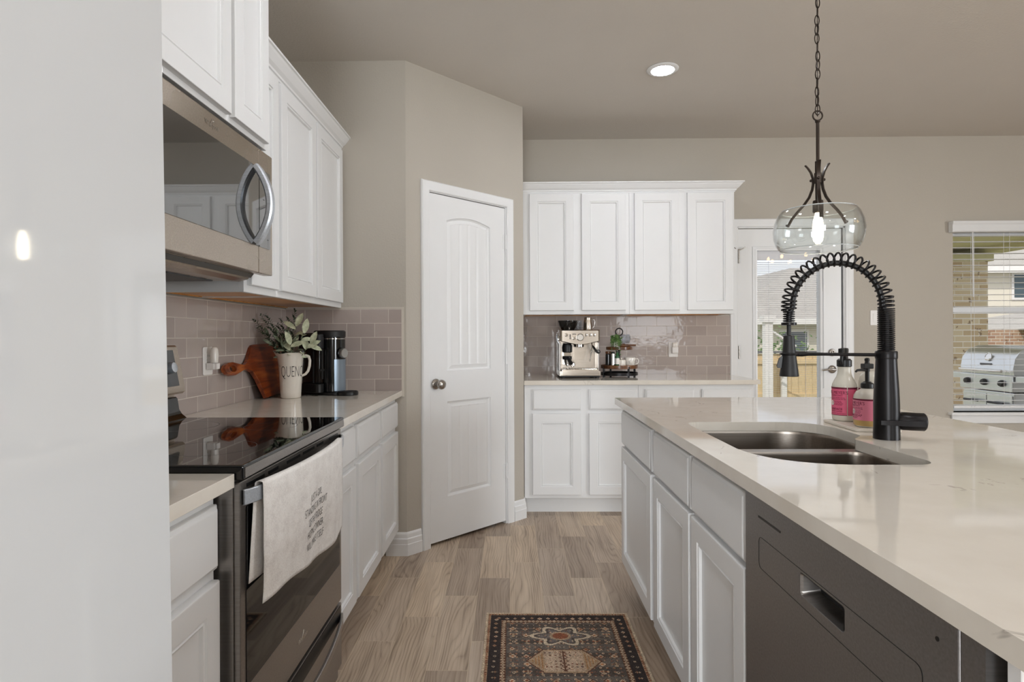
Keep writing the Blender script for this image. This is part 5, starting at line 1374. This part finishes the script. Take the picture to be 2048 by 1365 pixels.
    for k, pts in enumerate(([V[0][i] for i in range(NXc + 1)], [V[j][NXc] for j in range(NYc + 1)], [V[NYc][i] for i in range(NXc, -1, -1)], [V[j][0] for j in range(NYc, -1, -1)])):
        fce = b.bm.faces.new([bot[(k + 1) % 4], *reversed(pts), bot[k]][::-1] if False else [bot[k], bot[(k + 1) % 4], *reversed(pts)])
        for lp in fce.loops: lp[cl] = edge
    o = b.build('area_rug', attr_mat('woven_rug', 'weave'), None, None, weld=False, normals=False)
    o.location = (.189, 2.547 - L_ / 2, 0); return o
tag(rug(), 'dark oriental-pattern rug with rust and cream medallions on the wood floor', 'rug')

# ------------------------------------------------------------------ outdoors
b = MB(); b.box(-14, 30, YB + .16, 40, -.5, -.32); struct(b.build('ground_lawn', m_grass, smooth=None), 'pale lawn beyond the patio', 'ground')
b = MB(); b.box(1.2, 7.4, YB + .16, 9.6, -.32, -.06); struct(b.build('ground_patio', m_conc, smooth=None), 'concrete patio slab outside the window', 'ground')
b = MB(); b.box(5.0, 7.28, YB + .16, 9.5, 2.50, 2.62); b.box(5.0, 7.28, 9.2, 9.5, 2.36, 2.50); b.box(7.0, 7.28, YB + .16, 9.5, 2.42, 2.50); struct(b.build('roof_patio', m_soffit, smooth=None), 'olive-cream patio roof soffit over the grill', 'roof')
b = MB(); b.box(6.52, 7.07, 8.78, 9.30, -.06, 2.38); b.mi = 1; b.box(6.47, 7.12, 8.73, 9.35, 2.30, 2.40); struct(b.build('column_brick', [m_colbrick, m_soffit], smooth=None), 'tan brick patio column behind the grill', 'column')
# gas grill on the patio
gl = thing('gas_grill', 'silver gas grill with a domed lid on the patio outside the window', 'grill', (5.17, 6.12, -.0595), -HP)
b = MB(); b.loft([[(x, y, z) for y, z in ((-.26, .862), (-.27, .93), (-.25, 1.03), (-.19, 1.11), (-.08, 1.155), (.08, 1.155), (.20, 1.11), (.27, 1.0), (.27, .862))] for x in (-.335, -.315, .315, .335)]); lid = b.build('lid', m_grill, gl, 40)
b = MB(); lathe_on(b, [(.042, 0), (.042, .008), (.034, .012), (.030, .008), (.003, .008)], (.02, -.252, 1.04), (0, -1, .25)); b.build('thermometer', m_chrome, lid, 40)
b = MB(); b.tube([(-.27, -.33, .905), (.27, -.33, .905)], .014, 10); b.box(-.25, -.235, -.33, -.25, .895, .915); b.box(.235, .25, -.33, -.25, .895, .915); b.build('lid_handle', m_chrome, lid, 40, weld=False)
b = MB(); b.box(-.07, .07, -.2725, -.262, .955, .975, .002); b.build('nameplate', m_grey, lid, None)
b = MB(); b.box(-.335, .335, -.28, .27, .70, .860, .01); fb = b.build('firebox', m_grill, gl, 30)
for x in (-.22, 0, .22):
    b = MB(); lathe_on(b, [(.034, 0), (.034, .012), (.026, .03), (.004, .032)], (x, -.281, .78), (0, -1, 0)); b.build('knob', m_black, fb, 40)
for sx in (-1, 1):
    b = MB(); b.box(min(sx * .345, sx * .66), max(sx * .345, sx * .66), -.26, .24, .80, .86, .008); b.build('side_shelf', m_grill, gl, 30)
b = MB(); b.box(-.32, .32, -.25, .25, .10, .69, .01); cart = b.build('cart', m_grill, gl, 30)
for x0, x1 in ((-.31, -.005), (.005, .31)):
    b = MB(); b.box(x0, x1, -.262, -.251, .13, .66, .004); dr = b.build('door', m_grill, cart, 30)
    b = MB(); b.tube([(x0 + .06, -.30, .58), (x1 - .06, -.30, .58)], .012, 8); b.build('handle', m_black, dr, 40)
for x in (-.27, .27):
    for y in (-.2, .2):
        b = MB(); b.lathe([(.03, 0), (.035, .02), (.03, .10)], 14, (x, y)); b.build('wheel', m_black, gl, 40)

# house beyond the window: cream siding, grey roof, low brick lean-to in front
hb = thing('neighbor_house', 'cream sided two-storey house with a grey roof beyond the window', 'house', (15.0, 20.0, -.32))
b = MB(); b.box(.3, 16, 0, 8, 0, 3.72); b.build('siding_wall', m_siding, hb, None)
b = MB(); b.box(-.15, 16.5, -.45, -.35, 3.58, 3.84); b.box(-.15, 16.5, -.40, 0, 3.60, 3.64); b.build('fascia', m_fascia, hb, None, weld=False)
b = MB(); b.loft([[(x, -.45, 3.84), (x, 4.5, 6.6), (x, 9, 3.84)] for x in (-.15, 16.5)]); b.build('roof', m_roof, hb, None)
for x in (1.95, 6.4):
    b = MB(); b.box(x - .08, x + 1.55, -.05, 0, 2.70, 3.62); wf = b.build('window', m_fascia, hb, None)
    for q in (0, .76):
        b = MB(); b.box(x + q, x + q + .70, -.065, -.045, 2.78, 3.54); b.build('pane', m_darkwin, wf, None)
lt = thing('brick_lean_to', 'low brick building with a grey hip roof behind the grill', 'building', (11.2, 14.5, -.32))
b = MB(); b.box(.2, 12, 0, 4, 0, 1.66); b.build('brick_wall', m_redbrick, lt, None)
b = MB(); b.loft([[(1.2, -.35, 1.66), (12.5, -.35, 1.66), (12.5, 4.4, 1.66), (1.2, 4.4, 1.66)], [(3.2, 1.7, 2.15), (10, 1.7, 2.15), (10, 2.2, 2.15), (3.2, 2.2, 2.15)]]); b.build('roof', m_roof, lt, None)
b = MB(); b.box(1.2, 12.5, -.40, -.34, 1.56, 1.68); b.build('fascia', m_fascia, lt, None)
# house beyond the patio door
ha = thing('neighbor_house', 'house with a grey hipped roof beyond the patio door blinds', 'house', (7.3, 18.0, -.32))
b = MB(); b.box(.5, 3.6, .5, 8, 0, 1.95); b.build('siding_wall', m_siding, ha, None)
b = MB(); b.loft([[(0, 0, 2.02), (3.7, 0, 2.02), (3.7, 9, 2.02), (0, 9, 2.02)], [(.75, 1.2, 2.95), (3.7, 1.2, 2.95), (3.7, 7.8, 2.95), (.75, 7.8, 2.95)], [(2.6, 3.0, 3.92), (3.7, 3.0, 3.92), (3.7, 6, 3.92), (2.6, 6, 3.92)]]); b.build('roof', m_roof, ha, None)
b = MB(); b.box(-.02, 3.7, -.06, 0, 1.86, 2.04); b.build('fascia', m_fascia, ha, None)
for x in (1.1, 2.4):
    b = MB(); b.box(x, x + .9, .44, .5, .9, 1.7); wf = b.build('window', m_fascia, ha, None)
    b = MB(); b.box(x + .07, x + .83, .42, .445, .97, 1.63); b.build('pane', m_darkwin, wf, None)
# fence and pergola posts in the yard
fn = thing('wooden_fence', 'tan board fence across the yard beyond the patio door', 'fence', (2.0, 12.0, -.32))
b = MB(); x = 0
random.seed(2)
while x < 9.5:
    b.box(x, x + .135, -.01, .01, 0, 1.16 + random.uniform(-.01, .01)); x += .142
b.build('boards', m_fence, fn, None, weld=False)
for z in (.25, .95):
    b = MB(); b.box(0, 9.6, -.05, -.01, z, z + .09); b.build('rail', m_fence, fn, None)
b = MB(); b.box(0, 9.6, -.06, .03, 1.17, 1.21); b.build('top_cap', m_grey, fn, None)
for x in (3.45, 6.2):
    b = MB(); b.box(x, x + .10, -.12, -.05, 0, 1.16); b.build('post', m_fascia, fn, None)
pg = thing('patio_post', 'pale square pergola post standing before the fence beyond the door', 'post', (4.78, 11.0, -.32))
b = MB(); b.box(-.07, .07, -.07, .07, 0, 1.86); b.build('shaft', m_fascia, pg, None)
b = MB(); b.box(-.11, .11, -.11, .11, 1.78, 1.90); b.build('capital', m_fascia, pg, None)
b = MB(); b.tube([(.06, 0, 1.62), (.52, 0, 1.32)], .025, 6); b.build('brace', m_fascia, pg, None)
tree = thing('shrub', 'green shrub beyond the fence, seen through the door blinds', 'shrub', (6.35, 14.0, -.45))
b = MB(); b.tube([(0, 0, 0), (.05, 0, .6), (0, .05, 1.1)], [.05, .04, .02], 8); b.build('trunk', m_stem, tree, 50)
b = MB(); random.seed(9)
for k in range(300):
    p = Vector((random.gauss(0, .35), random.gauss(0, .3), 1.15 + random.gauss(0, .28))); d = Vector((random.uniform(-1, 1), random.uniform(-1, 1), random.uniform(-.5, 1))).normalized()
    leaf(b, p, d, Vector((0, -1, .4)), .10, .05, .2, .1, 2)
b.build('foliage', m_ivy, tree, None, weld=False, normals=False)
